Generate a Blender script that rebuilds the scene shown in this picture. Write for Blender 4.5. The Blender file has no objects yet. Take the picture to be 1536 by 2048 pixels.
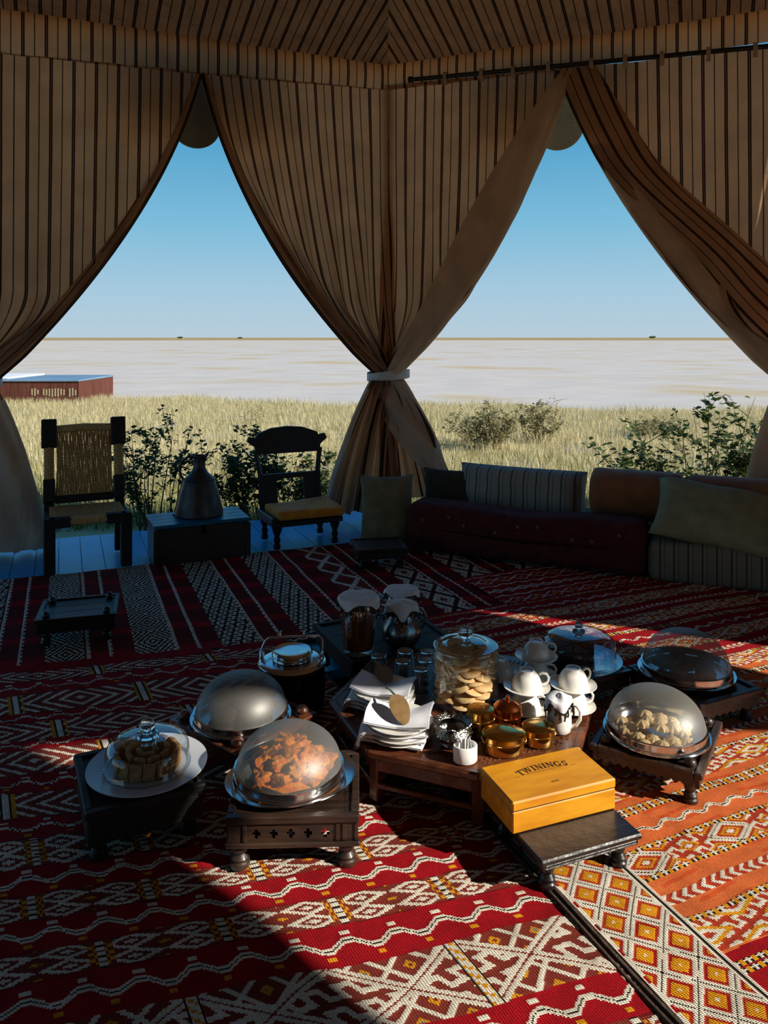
import bpy, bmesh, math, random
import numpy as np
from mathutils import Vector, Matrix

random.seed(7)
rng = np.random.default_rng(7)
SC = bpy.context.scene
COL = SC.collection
PI = math.pi

def c(r, g, b, a=1.0):
    f = lambda v: (v/255/12.92) if v/255 <= 0.04045 else ((v/255+0.055)/1.055)**2.4
    return (f(r), f(g), f(b), a)

# ---------------------------------------------------------------- camera
F = 1550.0
cam_d = bpy.data.cameras.new('camera')
cam = bpy.data.objects.new('camera', cam_d); COL.objects.link(cam)
cam.location = (0, 0, 1.4); cam.rotation_euler = (PI/2, 0, 0)
cam_d.sensor_fit = 'AUTO'; cam_d.sensor_width = 36.0
cam_d.lens = 36.0*F/2048.0
cam_d.shift_y = -349.0/2048.0
cam_d.clip_start = 0.05; cam_d.clip_end = 9000
SC.camera = cam

# ---------------------------------------------------------------- sky
W = bpy.data.worlds.new('sky'); SC.world = W; W.use_nodes = True
wn = W.node_tree.nodes; wl = W.node_tree.links; wn.clear()
tc = wn.new('ShaderNodeTexCoord'); sep = wn.new('ShaderNodeSeparateXYZ'); rmp = wn.new('ShaderNodeValToRGB')
bg = wn.new('ShaderNodeBackground'); wo = wn.new('ShaderNodeOutputWorld')
wl.new(tc.outputs['Generated'], sep.inputs[0]); wl.new(sep.outputs['Z'], rmp.inputs[0])
wl.new(rmp.outputs[0], bg.inputs[0]); wl.new(bg.outputs[0], wo.inputs[0])
cr = rmp.color_ramp; cr.elements[0].position = 0.0; cr.elements[0].color = c(184, 205, 219)
cr.elements[1].position = 1.0; cr.elements[1].color = c(38, 92, 160)
for p, col in ((0.06, c(166, 201, 222)), (0.14, c(126, 188, 219)), (0.235, c(88, 165, 206)), (0.5, c(58, 128, 188))):
    e = cr.elements.new(p); e.color = col
bg.inputs[1].default_value = 1.0

# ---------------------------------------------------------------- sun
SUN_EL = math.radians(29.0)
SUN_AZ = Vector((-0.905, 0.425, 0)).normalized()          # horizontal direction the light travels
sd = bpy.data.lights.new('sun', 'SUN'); sun = bpy.data.objects.new('sun', sd); COL.objects.link(sun)
sd.energy = 7.2; sd.angle = math.radians(0.7); sd.color = (1.0, 0.93, 0.82)
ldir = Vector((SUN_AZ.x*math.cos(SUN_EL), SUN_AZ.y*math.cos(SUN_EL), -math.sin(SUN_EL)))
sun.rotation_euler = ldir.to_track_quat('-Z', 'Y').to_euler()
sun.location = (6, -3, 6)

vs = SC.view_settings
vs.view_transform = 'Standard'; vs.look = 'None'; vs.exposure = 0.0; vs.gamma = 1.0
try: vs.use_curve_mapping = False
except Exception: pass
SC.cycles.use_denoising = True
SC.cycles.max_bounces = 10; SC.cycles.transparent_max_bounces = 24
SC.cycles.sample_clamp_indirect = 6.0
SC.cycles.caustics_reflective = False; SC.cycles.caustics_refractive = False

# ================================================================ helpers: geometry
class MB:
    def __init__(s): s.v = []; s.f = []; s.uv = None
    def add(s, vf, M=None):
        v, f = vf[0], vf[1]; o = len(s.v)
        s.v += [tuple(M @ Vector(p)) for p in v] if M is not None else [tuple(p) for p in v]
        s.f += [tuple(i+o for i in q) for q in f]
        if len(vf) > 2:
            if s.uv is None: s.uv = []
            s.uv += vf[2]
        return s

def T(x=0, y=0, z=0, rx=0, ry=0, rz=0, sc=None):
    M = Matrix.Translation((x, y, z)) @ Matrix.Rotation(rz, 4, 'Z') @ Matrix.Rotation(ry, 4, 'Y') @ Matrix.Rotation(rx, 4, 'X')
    if sc: M = M @ Matrix.Diagonal((sc[0], sc[1], sc[2], 1))
    return M

def box(sx, sy, sz, r=0.0):
    h = (sx/2, sy/2, sz/2); S = [(a, b, d) for a in (-1, 1) for b in (-1, 1) for d in (-1, 1)]
    if r <= 0:
        v = [(a*h[0], b*h[1], d*h[2]) for a, b, d in S]
        return v, [(0, 1, 3, 2), (4, 6, 7, 5), (0, 4, 5, 1), (2, 3, 7, 6), (0, 2, 6, 4), (1, 5, 7, 3)]
    v = []; idx = {}
    for s in S:
        for ax in range(3):
            idx[s, ax] = len(v)
            v.append(tuple(s[k]*(h[k] if k == ax else h[k]-r) for k in range(3)))
    f = []
    for ax in range(3):
        o = [k for k in range(3) if k != ax]
        for sg in (-1, 1):
            q = []
            for a, b in ((-1, -1), (1, -1), (1, 1), (-1, 1)):
                s = [0]*3; s[ax] = sg; s[o[0]] = a; s[o[1]] = b; q.append(idx[tuple(s), ax])
            f.append(tuple(q))
    for ax in range(3):
        o = [k for k in range(3) if k != ax]
        for a in (-1, 1):
            for b in (-1, 1):
                s0 = [0]*3; s1 = [0]*3
                s0[ax] = -1; s1[ax] = 1; s0[o[0]] = s1[o[0]] = a; s0[o[1]] = s1[o[1]] = b
                s0, s1 = tuple(s0), tuple(s1)
                f.append((idx[s0, o[0]], idx[s1, o[0]], idx[s1, o[1]], idx[s0, o[1]]))
    for s in S: f.append((idx[s, 0], idx[s, 1], idx[s, 2]))
    return v, f

def lathe(prof, seg=32, sx=1.0, sy=1.0):
    v = []; rings = []; f = []
    for r, z in prof:
        if r < 1e-6: rings.append([len(v)]); v.append((0, 0, z))
        else:
            rings.append(list(range(len(v), len(v)+seg)))
            v += [(r*sx*math.cos(2*PI*k/seg), r*sy*math.sin(2*PI*k/seg), z) for k in range(seg)]
    for A, B in zip(rings, rings[1:]):
        for k in range(seg):
            n = (k+1) % seg
            if len(A) == 1 and len(B) == 1: continue
            if len(A) == 1: f.append((A[0], B[n], B[k]))
            elif len(B) == 1: f.append((A[k], A[n], B[0]))
            else: f.append((A[k], A[n], B[n], B[k]))
    return v, f

def tube(pts, r, seg=8, cap=True):
    P = [Vector(p) for p in pts]; n = len(P)
    R = r if isinstance(r, (list, tuple)) else [r]*n
    v = []; f = []; up = None
    for i in range(n):
        t = (P[min(i+1, n-1)]-P[max(i-1, 0)]).normalized()
        if up is None: up = Vector((0, 0, 1)) if abs(t.z) < .9 else Vector((1, 0, 0))
        a = t.cross(up)
        if a.length < 1e-5: a = t.orthogonal()
        a.normalize(); b = t.cross(a).normalized(); up = -b if up.dot(b) < 0 else b
        b = up; a = b.cross(t).normalized()
        for k in range(seg):
            q = 2*PI*k/seg
            v.append(tuple(P[i]+a*(R[i]*math.cos(q))+b*(R[i]*math.sin(q))))
    for i in range(n-1):
        for k in range(seg):
            m = (k+1) % seg
            f.append((i*seg+k, i*seg+m, (i+1)*seg+m, (i+1)*seg+k))
    if cap:
        f.append(tuple(range(seg))[::-1]); f.append(tuple((n-1)*seg+k for k in range(seg)))
    return v, f

def grid(nu, nv, fn, uvfn=None):
    v = []; f = []; uv = []
    for j in range(nv+1):
        for i in range(nu+1):
            v.append(tuple(fn(i/nu, j/nv)))
            if uvfn: uv.append(tuple(uvfn(i/nu, j/nv)))
    for j in range(nv):
        for i in range(nu):
            a = j*(nu+1)+i; f.append((a, a+1, a+nu+2, a+nu+1))
    return (v, f, uv) if uvfn else (v, f)

def slab(nu, nv, fn, th):
    """closed thin sheet: fn(u,v)->point, th thickness down"""
    v0, f0 = grid(nu, nv, fn); n = len(v0)
    v = v0 + [(x, y, z-th) for x, y, z in v0]
    f = list(f0) + [tuple(i+n for i in q[::-1]) for q in f0]
    rim = [i for i in range(nu+1)] + [j*(nu+1)+nu for j in range(1, nv+1)] + [nv*(nu+1)+i for i in range(nu-1, -1, -1)] + [j*(nu+1) for j in range(nv-1, 0, -1)]
    for a, b in zip(rim, rim[1:]+rim[:1]): f.append((b, a, a+n, b+n))
    return v, f

def prism(poly, z0, z1):
    n = len(poly); v = [(x, y, z0) for x, y in poly]+[(x, y, z1) for x, y in poly]
    f = [tuple(range(n))[::-1], tuple(range(n, 2*n))]
    for i in range(n): j = (i+1) % n; f.append((i, j, j+n, i+n))
    return v, f

def cellplate(xs, zs, filled, th):
    """flat plate in XZ with holes: filled(i,k)->bool, thickness th along y (centred)"""
    v = []; f = []; vid = {}
    def V(i, k, s):
        if (i, k, s) not in vid: vid[i, k, s] = len(v); v.append((xs[i], s*th/2, zs[k]))
        return vid[i, k, s]
    nx, nz = len(xs)-1, len(zs)-1
    ok = lambda i, k: 0 <= i < nx and 0 <= k < nz and filled(i, k)
    for i in range(nx):
        for k in range(nz):
            if not ok(i, k): continue
            f.append((V(i, k, -1), V(i+1, k, -1), V(i+1, k+1, -1), V(i, k+1, -1)))
            f.append((V(i, k, 1), V(i, k+1, 1), V(i+1, k+1, 1), V(i+1, k, 1)))
            if not ok(i-1, k): f.append((V(i, k, -1), V(i, k+1, -1), V(i, k+1, 1), V(i, k, 1)))
            if not ok(i+1, k): f.append((V(i+1, k, -1), V(i+1, k, 1), V(i+1, k+1, 1), V(i+1, k+1, -1)))
            if not ok(i, k-1): f.append((V(i, k, -1), V(i, k, 1), V(i+1, k, 1), V(i+1, k, -1)))
            if not ok(i, k+1): f.append((V(i, k+1, -1), V(i+1, k+1, -1), V(i+1, k+1, 1), V(i, k+1, 1)))
    return v, f

def build(name, mb, mat, parent=None, loc=(0, 0, 0), rot=(0, 0, 0), smooth=40, fix=True):
    if isinstance(mb, tuple): mb = MB().add(mb)
    me = bpy.data.meshes.new(name); me.from_pydata(mb.v, [], mb.f)
    if mb.uv is not None:
        ul = me.uv_layers.new(name='UVMap')
        li = np.empty(len(me.loops), dtype=np.int32); me.loops.foreach_get('vertex_index', li)
        ul.data.foreach_set('uv', np.array(mb.uv, dtype=np.float32)[li].ravel())
    if fix:
        bm = bmesh.new(); bm.from_mesh(me); bmesh.ops.recalc_face_normals(bm, faces=bm.faces); bm.to_mesh(me); bm.free()
    if smooth:
        me.polygons.foreach_set('use_smooth', [True]*len(me.polygons))
        if smooth < 180: me.set_sharp_from_angle(angle=math.radians(smooth))
    me.materials.append(mat)
    o = bpy.data.objects.new(name, me); COL.objects.link(o)
    o.location = loc; o.rotation_euler = rot
    if parent: o.parent = parent
    return o

def tag(o, label, cat, group=None, kind=None):
    if label: o['label'] = label
    if cat: o['category'] = cat
    if group: o['group'] = group
    if kind: o['kind'] = kind
    return o

def thing(name, label, cat, loc=(0, 0, 0), rz=0, group=None, kind=None):
    o = bpy.data.objects.new(name, None); COL.objects.link(o)
    o.empty_display_size = .05; o.location = loc; o.rotation_euler = (0, 0, rz)
    return tag(o, label, cat, group, kind)

def copy_tree(o, loc=None, rz=None, label=None, parent=None, rot=None):
    k = o.copy(); COL.objects.link(k); k.parent = parent
    if loc is not None: k.location = loc
    if rz is not None: k.rotation_euler = (0, 0, rz)
    if rot is not None: k.rotation_euler = rot
    if label: k['label'] = label
    for ch in [q for q in bpy.data.objects if q.parent == o]: copy_tree(ch, parent=k)
    return k

# ================================================================ helpers: materials
def nodes(name):
    m = bpy.data.materials.new(name); m.use_nodes = True
    nt = m.node_tree; nt.nodes.clear()
    return m, nt.nodes, nt.links

def pmat(name, col, rough=.5, metal=0.0, col2=None, scale=12.0, stretch=(1, 1, 1), bump=0.0, bscale=60.0, coat=0.0, spec=.5, sheen=0.0, rough2=None, sss=0.0, coatrough=.1, tint=None):
    m, N, L = nodes(name)
    out = N.new('ShaderNodeOutputMaterial'); b = N.new('ShaderNodeBsdfPrincipled'); L.new(b.outputs[0], out.inputs[0])
    b.inputs['Base Color'].default_value = col; b.inputs['Roughness'].default_value = rough; b.inputs['Metallic'].default_value = metal
    b.inputs['Coat Weight'].default_value = coat; b.inputs['Coat Roughness'].default_value = coatrough; b.inputs['Specular IOR Level'].default_value = spec
    b.inputs['Sheen Weight'].default_value = sheen
    if tint: b.inputs['Specular Tint'].default_value = tint
    if sss:
        b.inputs['Subsurface Weight'].default_value = sss; b.inputs['Subsurface Radius'].default_value = (.01, .006, .003); b.inputs['Subsurface Scale'].default_value = 1.0
    t = N.new('ShaderNodeTexCoord'); mp = N.new('ShaderNodeMapping'); mp.inputs['Scale'].default_value = stretch
    L.new(t.outputs['Object'], mp.inputs[0])
    nz = N.new('ShaderNodeTexNoise'); nz.inputs['Scale'].default_value = scale; nz.inputs['Detail'].default_value = 6
    L.new(mp.outputs[0], nz.inputs[0])
    r = N.new('ShaderNodeValToRGB'); r.color_ramp.elements[0].position = .35; r.color_ramp.elements[1].position = .68
    r.color_ramp.elements[0].color = col; r.color_ramp.elements[1].color = col2 or tuple(min(1, x*1.25) for x in col[:3])+(1,)
    L.new(nz.outputs[0], r.inputs[0]); L.new(r.outputs[0], b.inputs['Base Color'])
    if rough2 is not None:
        mr = N.new('ShaderNodeMapRange'); mr.inputs['To Min'].default_value = rough; mr.inputs['To Max'].default_value = rough2
        L.new(nz.outputs[0], mr.inputs[0]); L.new(mr.outputs[0], b.inputs['Roughness'])
    if bump:
        n2 = N.new('ShaderNodeTexNoise'); n2.inputs['Scale'].default_value = bscale; n2.inputs['Detail'].default_value = 4
        L.new(mp.outputs[0], n2.inputs[0])
        bp = N.new('ShaderNodeBump'); bp.inputs['Strength'].default_value = bump; bp.inputs['Distance'].default_value = .004
        L.new(n2.outputs[0], bp.inputs['Height']); L.new(bp.outputs[0], b.inputs['Normal'])
    return m

def glass_mat(name, tint=(.96, .985, 1, 1), rough=.02, boost=.07):
    m, N, L = nodes(name)
    out = N.new('ShaderNodeOutputMaterial'); mx = N.new('ShaderNodeMixShader'); L.new(mx.outputs[0], out.inputs[0])
    tr = N.new('ShaderNodeBsdfTransparent'); tr.inputs[0].default_value = tint
    gl = N.new('ShaderNodeBsdfGlossy'); gl.inputs['Roughness'].default_value = rough
    lw = N.new('ShaderNodeLayerWeight'); lw.inputs[0].default_value = .5
    pw_ = N.new('ShaderNodeMath'); pw_.operation = 'POWER'; pw_.inputs[1].default_value = 2.4; L.new(lw.outputs['Facing'], pw_.inputs[0])
    nz = N.new('ShaderNodeTexNoise'); nz.inputs['Scale'].default_value = 9.0
    bp = N.new('ShaderNodeBump'); bp.inputs['Strength'].default_value = .05; bp.inputs['Distance'].default_value = .01
    L.new(nz.outputs[0], bp.inputs['Height']); L.new(bp.outputs[0], gl.inputs['Normal'])
    ad = N.new('ShaderNodeMath'); ad.operation = 'MULTIPLY_ADD'; ad.inputs[1].default_value = .85; ad.inputs[2].default_value = boost; ad.use_clamp = True
    L.new(pw_.outputs[0], ad.inputs[0]); L.new(ad.outputs[0], mx.inputs[0])
    L.new(tr.outputs[0], mx.inputs[1]); L.new(gl.outputs[0], mx.inputs[2])
    return m

def mesh_mat(name):
    """woven steel gauze: wires on a fine grid with see-through gaps"""
    m, N, L = nodes(name)
    out = N.new('ShaderNodeOutputMaterial'); mx = N.new('ShaderNodeMixShader'); L.new(mx.outputs[0], out.inputs[0])
    tr = N.new('ShaderNodeBsdfTransparent')
    me = N.new('ShaderNodeBsdfPrincipled'); me.inputs['Metallic'].default_value = .6; me.inputs['Roughness'].default_value = .5
    me.inputs['Base Color'].default_value = c(152, 151, 146)
    uv = N.new('ShaderNodeUVMap'); sp = N.new('ShaderNodeSeparateXYZ'); L.new(uv.outputs[0], sp.inputs[0])
    res = []
    for k in (0, 1):
        mu = N.new('ShaderNodeMath'); mu.operation = 'MULTIPLY'; mu.inputs[1].default_value = 2*PI/.0026
        L.new(sp.outputs[k], mu.inputs[0])
        s = N.new('ShaderNodeMath'); s.operation = 'SINE'; L.new(mu.outputs[0], s.inputs[0])
        mr = N.new('ShaderNodeMapRange'); mr.inputs['From Min'].default_value = -.4; mr.inputs['From Max'].default_value = .7
        L.new(s.outputs[0], mr.inputs[0]); res.append(mr)
    mxm = N.new('ShaderNodeMath'); mxm.operation = 'MAXIMUM'; L.new(res[0].outputs[0], mxm.inputs[0]); L.new(res[1].outputs[0], mxm.inputs[1])
    lw = N.new('ShaderNodeLayerWeight'); lw.inputs[0].default_value = .35
    fa = N.new('ShaderNodeMapRange'); fa.inputs['To Min'].default_value = .10; fa.inputs['To Max'].default_value = .52
    L.new(mxm.outputs[0], fa.inputs[0])
    ad = N.new('ShaderNodeMath'); ad.operation = 'MULTIPLY_ADD'; ad.inputs[1].default_value = .35; ad.use_clamp = True
    L.new(lw.outputs['Facing'], ad.inputs[0]); L.new(fa.outputs[0], ad.inputs[2])
    L.new(ad.outputs[0], mx.inputs[0]); L.new(tr.outputs[0], mx.inputs[1]); L.new(me.outputs[0], mx.inputs[2])
    return m

def canvas_mat(name, stripes, base, dark, trans, period=.142, wob=.004):
    """cotton canvas, woven stripes along UV v; lets some daylight through"""
    m, N, L = nodes(name)
    out = N.new('ShaderNodeOutputMaterial'); mx = N.new('ShaderNodeAddShader'); L.new(mx.outputs[0], out.inputs[0])
    df = N.new('ShaderNodeBsdfDiffuse'); tl = N.new('ShaderNodeBsdfTranslucent')
    L.new(df.outputs[0], mx.inputs[0]); L.new(tl.outputs[0], mx.inputs[1])
    uv = N.new('ShaderNodeUVMap')
    nz = N.new('ShaderNodeTexNoise'); nz.inputs['Scale'].default_value = 5.0; nz.inputs['Detail'].default_value = 5
    ob = N.new('ShaderNodeTexCoord'); L.new(ob.outputs['Object'], nz.inputs[0])
    rb = N.new('ShaderNodeValToRGB'); rb.color_ramp.elements[0].position = .3; rb.color_ramp.elements[1].position = .7
    rb.color_ramp.elements[0].color = tuple(x*.86 for x in base[:3])+(1,); rb.color_ramp.elements[1].color = tuple(min(1, x*1.12) for x in base[:3])+(1,)
    L.new(nz.outputs[0], rb.inputs[0])
    colout = rb.outputs[0]; maskout = None
    if stripes:
        sp = N.new('ShaderNodeSeparateXYZ'); L.new(uv.outputs[0], sp.inputs[0])
        n2 = N.new('ShaderNodeTexNoise'); n2.inputs['Scale'].default_value = 2.5; L.new(uv.outputs[0], n2.inputs[0])
        w = N.new('ShaderNodeMath'); w.operation = 'MULTIPLY_ADD'; w.inputs[1].default_value = wob
        L.new(n2.outputs[0], w.inputs[0]); L.new(sp.outputs[0], w.inputs[2])
        d = N.new('ShaderNodeMath'); d.operation = 'DIVIDE'; d.inputs[1].default_value = period; L.new(w.outputs[0], d.inputs[0])
        fr = N.new('ShaderNodeMath'); fr.operation = 'FRACT'; L.new(d.outputs[0], fr.inputs[0])
        rp = N.new('ShaderNodeValToRGB'); rp.color_ramp.interpolation = 'CONSTANT'
        el = rp.color_ramp.elements
        el[0].position = 0; el[0].color = (0, 0, 0, 1); el[1].position = .16; el[1].color = (1, 1, 1, 1)
        for p, v in ((.225, .55), (.245, 1), (.31, 0), (.70, .9), (.755, 0)):
            e = el.new(p); e.color = (v, v, v, 1)
        L.new(fr.outputs[0], rp.inputs[0])
        mc = N.new('ShaderNodeMix'); mc.data_type = 'RGBA'
        L.new(rp.outputs[0], mc.inputs[0]); L.new(rb.outputs[0], mc.inputs[6]); mc.inputs[7].default_value = dark
        colout = mc.outputs[2]; maskout = rp.outputs[0]
    L.new(colout, df.inputs[0])
    mt = N.new('ShaderNodeMix'); mt.data_type = 'RGBA'; mt.blend_type = 'MULTIPLY'; mt.inputs[0].default_value = 1.0
    L.new(colout, mt.inputs[6]); mt.inputs[7].default_value = trans; L.new(mt.outputs[2], tl.inputs[0])
    bp = N.new('ShaderNodeBump'); bp.inputs['Strength'].default_value = .45; bp.inputs['Distance'].default_value = .05
    n3 = N.new('ShaderNodeTexNoise'); n3.inputs['Scale'].default_value = 3.2; n3.inputs['Detail'].default_value = 5; n3.inputs['Distortion'].default_value = 1.2
    mp3 = N.new('ShaderNodeMapping'); mp3.inputs['Scale'].default_value = (1.6, 1.6, .7); L.new(ob.outputs['Object'], mp3.inputs[0])
    L.new(mp3.outputs[0], n3.inputs[0]); L.new(n3.outputs[0], bp.inputs['Height'])
    L.new(bp.outputs[0], df.inputs['Normal']); L.new(bp.outputs[0], tl.inputs['Normal'])
    return m

M_CANVAS = canvas_mat('striped_canvas', True, c(150, 122, 98), c(40, 27, 20), (.82, .63, .47, 1))
M_ROOF = canvas_mat('roof_canvas', True, c(146, 116, 88), c(38, 25, 18), (.085, .072, .058, 1))
M_DENSE = canvas_mat('dimmed_canvas', True, c(146, 118, 92), c(38, 25, 18), (.03, .025, .02, 1))  # translucency cut so the unseen sides let less warm light in
M_LINING = canvas_mat('canvas_lining', False, c(182, 160, 138), c(0, 0, 0), (.5, .45, .4, 1))
M_FLAP = pmat('outer_canvas', c(132, 130, 108), .95, col2=c(146, 144, 120), scale=6, bump=.1, bscale=60)
M_TIE = pmat('tie_cloth', c(196, 200, 200), .9, col2=c(214, 216, 214), scale=30, bump=.2, bscale=200)
M_WOOD = pmat('dark_wood', c(36, 24, 18), .38, col2=c(62, 42, 30), scale=9, stretch=(1, 6, 6), bump=.35, bscale=30, coat=.25, rough2=.55)
M_WOODR = pmat('red_brown_wood', c(66, 34, 20), .36, col2=c(112, 62, 36), scale=8, stretch=(1.5, 5, 5), bump=.35, bscale=40, coat=.25)
M_BLACKW = pmat('black_wood', c(17, 14, 13), .34, col2=c(34, 29, 27), scale=14, bump=.5, bscale=45, coat=.3, coatrough=.22)
M_DARKM = pmat('matte_black_wood', c(16, 13, 12), .6, col2=c(28, 23, 21), scale=14, bump=.5, bscale=45)  # near-black wood, matte and uncoated
M_TEAW = pmat('honey_wood', c(194, 122, 6), .46, col2=c(218, 152, 22), scale=7, stretch=(1, 4, 4), bump=.05, bscale=80, coat=.04, coatrough=.3)
M_BRONZE = pmat('worn_bronze', c(128, 100, 62), .5, .4, col2=c(150, 120, 80), scale=30)
M_INK = pmat('black_ink', c(38, 24, 12), .6, col2=c(58, 38, 18), scale=300)
M_STEEL = pmat('polished_steel', c(205, 205, 205), .14, 1.0, col2=c(225, 225, 225), scale=5)
M_MESH = mesh_mat('steel_gauze')
M_BRASS = pmat('brass', c(238, 186, 92), .17, 1.0, col2=c(246, 204, 120), scale=20, bump=.05, bscale=40)
M_COPPER = pmat('copper', c(226, 132, 78), .18, 1.0, col2=c(220, 140, 84), scale=20, bump=.05, bscale=40)
M_SILVER = pmat('tarnished_silver', c(110, 108, 104), .22, 1.0, col2=c(176, 174, 168), scale=60, bump=.9, bscale=130)
M_DULL = pmat('dull_metal', c(130, 132, 134), .25, 1.0, col2=c(170, 172, 172), scale=12)
M_BLACKPOT = pmat('blackened_metal', c(26, 22, 20), .3, .8, col2=c(48, 40, 34), scale=14)
M_JUGOLD = pmat('hammered_copper_tin', c(58, 60, 64), .45, .7, col2=c(84, 80, 78), scale=14, bump=.35, bscale=50)
M_WHITE = pmat('white_glaze', c(228, 224, 214), .22, col2=c(236, 232, 224), scale=6, coat=.5, coatrough=.08)
M_WHITE2 = pmat('white_stoneware', c(232, 230, 226), .55, col2=c(240, 238, 234), scale=30, bump=.1, bscale=80)
M_GREYPL = pmat('grey_glazed_plate', c(186, 190, 196), .3, col2=c(198, 202, 206), scale=8, coat=.4)
M_CLOTH = pmat('white_linen', c(232, 231, 238), .9, col2=c(240, 240, 244), scale=40, bump=.25, bscale=320)
M_GLASS = glass_mat('clear_glass')
M_GLASS2 = glass_mat('thick_glass', (.86, .92, .96, 1), .03, .17)
def solid_glass(name):
    m, N, L = nodes(name)
    out = N.new('ShaderNodeOutputMaterial'); g = N.new('ShaderNodeBsdfGlass'); g.inputs['IOR'].default_value = 1.47; g.inputs['Roughness'].default_value = .01
    g.inputs[0].default_value = (.94, .97, .98, 1)
    nz = N.new('ShaderNodeTexNoise'); nz.inputs['Scale'].default_value = 20; bp = N.new('ShaderNodeBump'); bp.inputs['Strength'].default_value = .03; bp.inputs['Distance'].default_value = .01
    L.new(nz.outputs[0], bp.inputs['Height']); L.new(bp.outputs[0], g.inputs['Normal']); L.new(g.outputs[0], out.inputs[0])
    return m
M_SOLIDG = solid_glass('solid_glass')
M_COOKIE = pmat('pale_biscuit', c(214, 160, 92), .8, col2=c(240, 204, 146), scale=35, bump=.3, bscale=160, sss=0)
M_MERINGUE = pmat('piped_biscuit', c(236, 200, 136), .7, col2=c(250, 226, 176), scale=40, bump=.2, bscale=120)
M_RUSK = pmat('toasted_rusk', c(150, 108, 66), .9, col2=c(198, 154, 100), scale=50, bump=.8, bscale=140)
M_FRIED = pmat('fried_golden', c(206, 96, 2), .6, col2=c(244, 156, 14), scale=60, bump=.9, bscale=120)
M_CAKE = pmat('chocolate_cake', c(34, 20, 16), .8, col2=c(60, 36, 26), scale=70, bump=.9, bscale=150)
M_TEA = pmat('iced_tea', c(196, 84, 12), .1, col2=c(214, 104, 20), scale=4, coat=.2)
M_MILK = pmat('pale_lemonade', c(176, 168, 130), .2, col2=c(190, 180, 140), scale=4)
M_BEAD = pmat('black_beads', c(16, 15, 16), .25, col2=c(30, 28, 28), scale=20)
M_BEADW = pmat('pearl_beads', c(214, 210, 200), .25, col2=c(230, 226, 216), scale=20)
M_DECK = pmat('deck_sky_tint', c(0, 150, 204), .38, col2=c(0, 166, 218), scale=5, stretch=(1, 1, 1), bump=.25, bscale=25, spec=.7, tint=(.1, .8, 1, 1))  # sky reflection painted into the boards: blue base and specular tint
M_SUB = pmat('deck_underside', c(26, 22, 20), .8, col2=c(36, 30, 26))
M_ROPE = pmat('twisted_rope', c(176, 138, 84), .9, col2=c(212, 174, 116), scale=90, bump=.6, bscale=260)
M_OCHRE = pmat('ochre_velvet', c(204, 124, 18), .9, col2=c(226, 152, 34), scale=18, bump=.2, bscale=120, sheen=.2)
M_VELVET = pmat('brown_velvet', c(128, 76, 38), .85, col2=c(152, 96, 52), scale=9, bump=.2, bscale=60, sheen=.3)
M_SAGE = pmat('sage_linen', c(132, 130, 98), .95, col2=c(152, 150, 116), scale=14, bump=.3, bscale=180)
M_BEIGE = pmat('beige_linen', c(112, 102, 74), .95, col2=c(132, 120, 90), scale=14, bump=.3, bscale=180)
M_DKOLIVE = pmat('dark_olive_cloth', c(52, 50, 38), .95, col2=c(68, 62, 46), scale=10, bump=.3, bscale=120)
M_REDCL = pmat('deep_red_weave', c(66, 14, 12), .95, col2=c(90, 24, 18), scale=20, bump=.4, bscale=150)
M_EMB = pmat('embroidery_thread', c(120, 84, 50), .9, col2=c(140, 104, 66), scale=60)
M_BROWNBRAID = pmat('brown_braid', c(52, 38, 30), .95, col2=c(84, 64, 50), scale=60, stretch=(1, 1, 1), bump=.8, bscale=160)
M_REED = pmat('red_brown_reed', c(74, 32, 22), .9, col2=c(104, 56, 40), scale=3, stretch=(8, 8, .6))
M_BLUECOV = pmat('blue_grey_cover', c(92, 122, 150), .5, col2=c(112, 140, 164), scale=1)
M_PALECOV = pmat('pale_cover', c(214, 218, 222), .6, col2=c(226, 228, 230), scale=1)
M_STEM = pmat('twig_bark', c(62, 54, 34), .9, col2=c(88, 78, 52), scale=20)
M_DRY = pmat('dry_twig', c(150, 136, 104), .9, col2=c(172, 158, 124), scale=20)

def leaf_mat(name, a, b, tr=.35):
    m, N, L = nodes(name)
    out = N.new('ShaderNodeOutputMaterial'); mx = N.new('ShaderNodeMixShader'); mx.inputs[0].default_value = tr; L.new(mx.outputs[0], out.inputs[0])
    df = N.new('ShaderNodeBsdfPrincipled'); df.inputs['Roughness'].default_value = .6; tl = N.new('ShaderNodeBsdfTranslucent')
    ge = N.new('ShaderNodeNewGeometry'); r = N.new('ShaderNodeValToRGB')
    r.color_ramp.elements[0].color = a; r.color_ramp.elements[1].color = b
    L.new(ge.outputs['Random Per Island'], r.inputs[0]); L.new(r.outputs[0], df.inputs[0]); L.new(r.outputs[0], tl.inputs[0])
    L.new(df.outputs[0], mx.inputs[1]); L.new(tl.outputs[0], mx.inputs[2])
    return m
M_LEAF = leaf_mat('shrub_leaf', c(42, 62, 26), c(92, 112, 52))
M_LEAFG = leaf_mat('grey_leaf', c(118, 120, 82), c(160, 150, 104))
M_GRASS = leaf_mat('dry_grass', c(168, 158, 114), c(216, 204, 162), .35)
M_GRASSG = leaf_mat('green_grass', c(92, 104, 48), c(150, 150, 84), .3)

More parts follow.
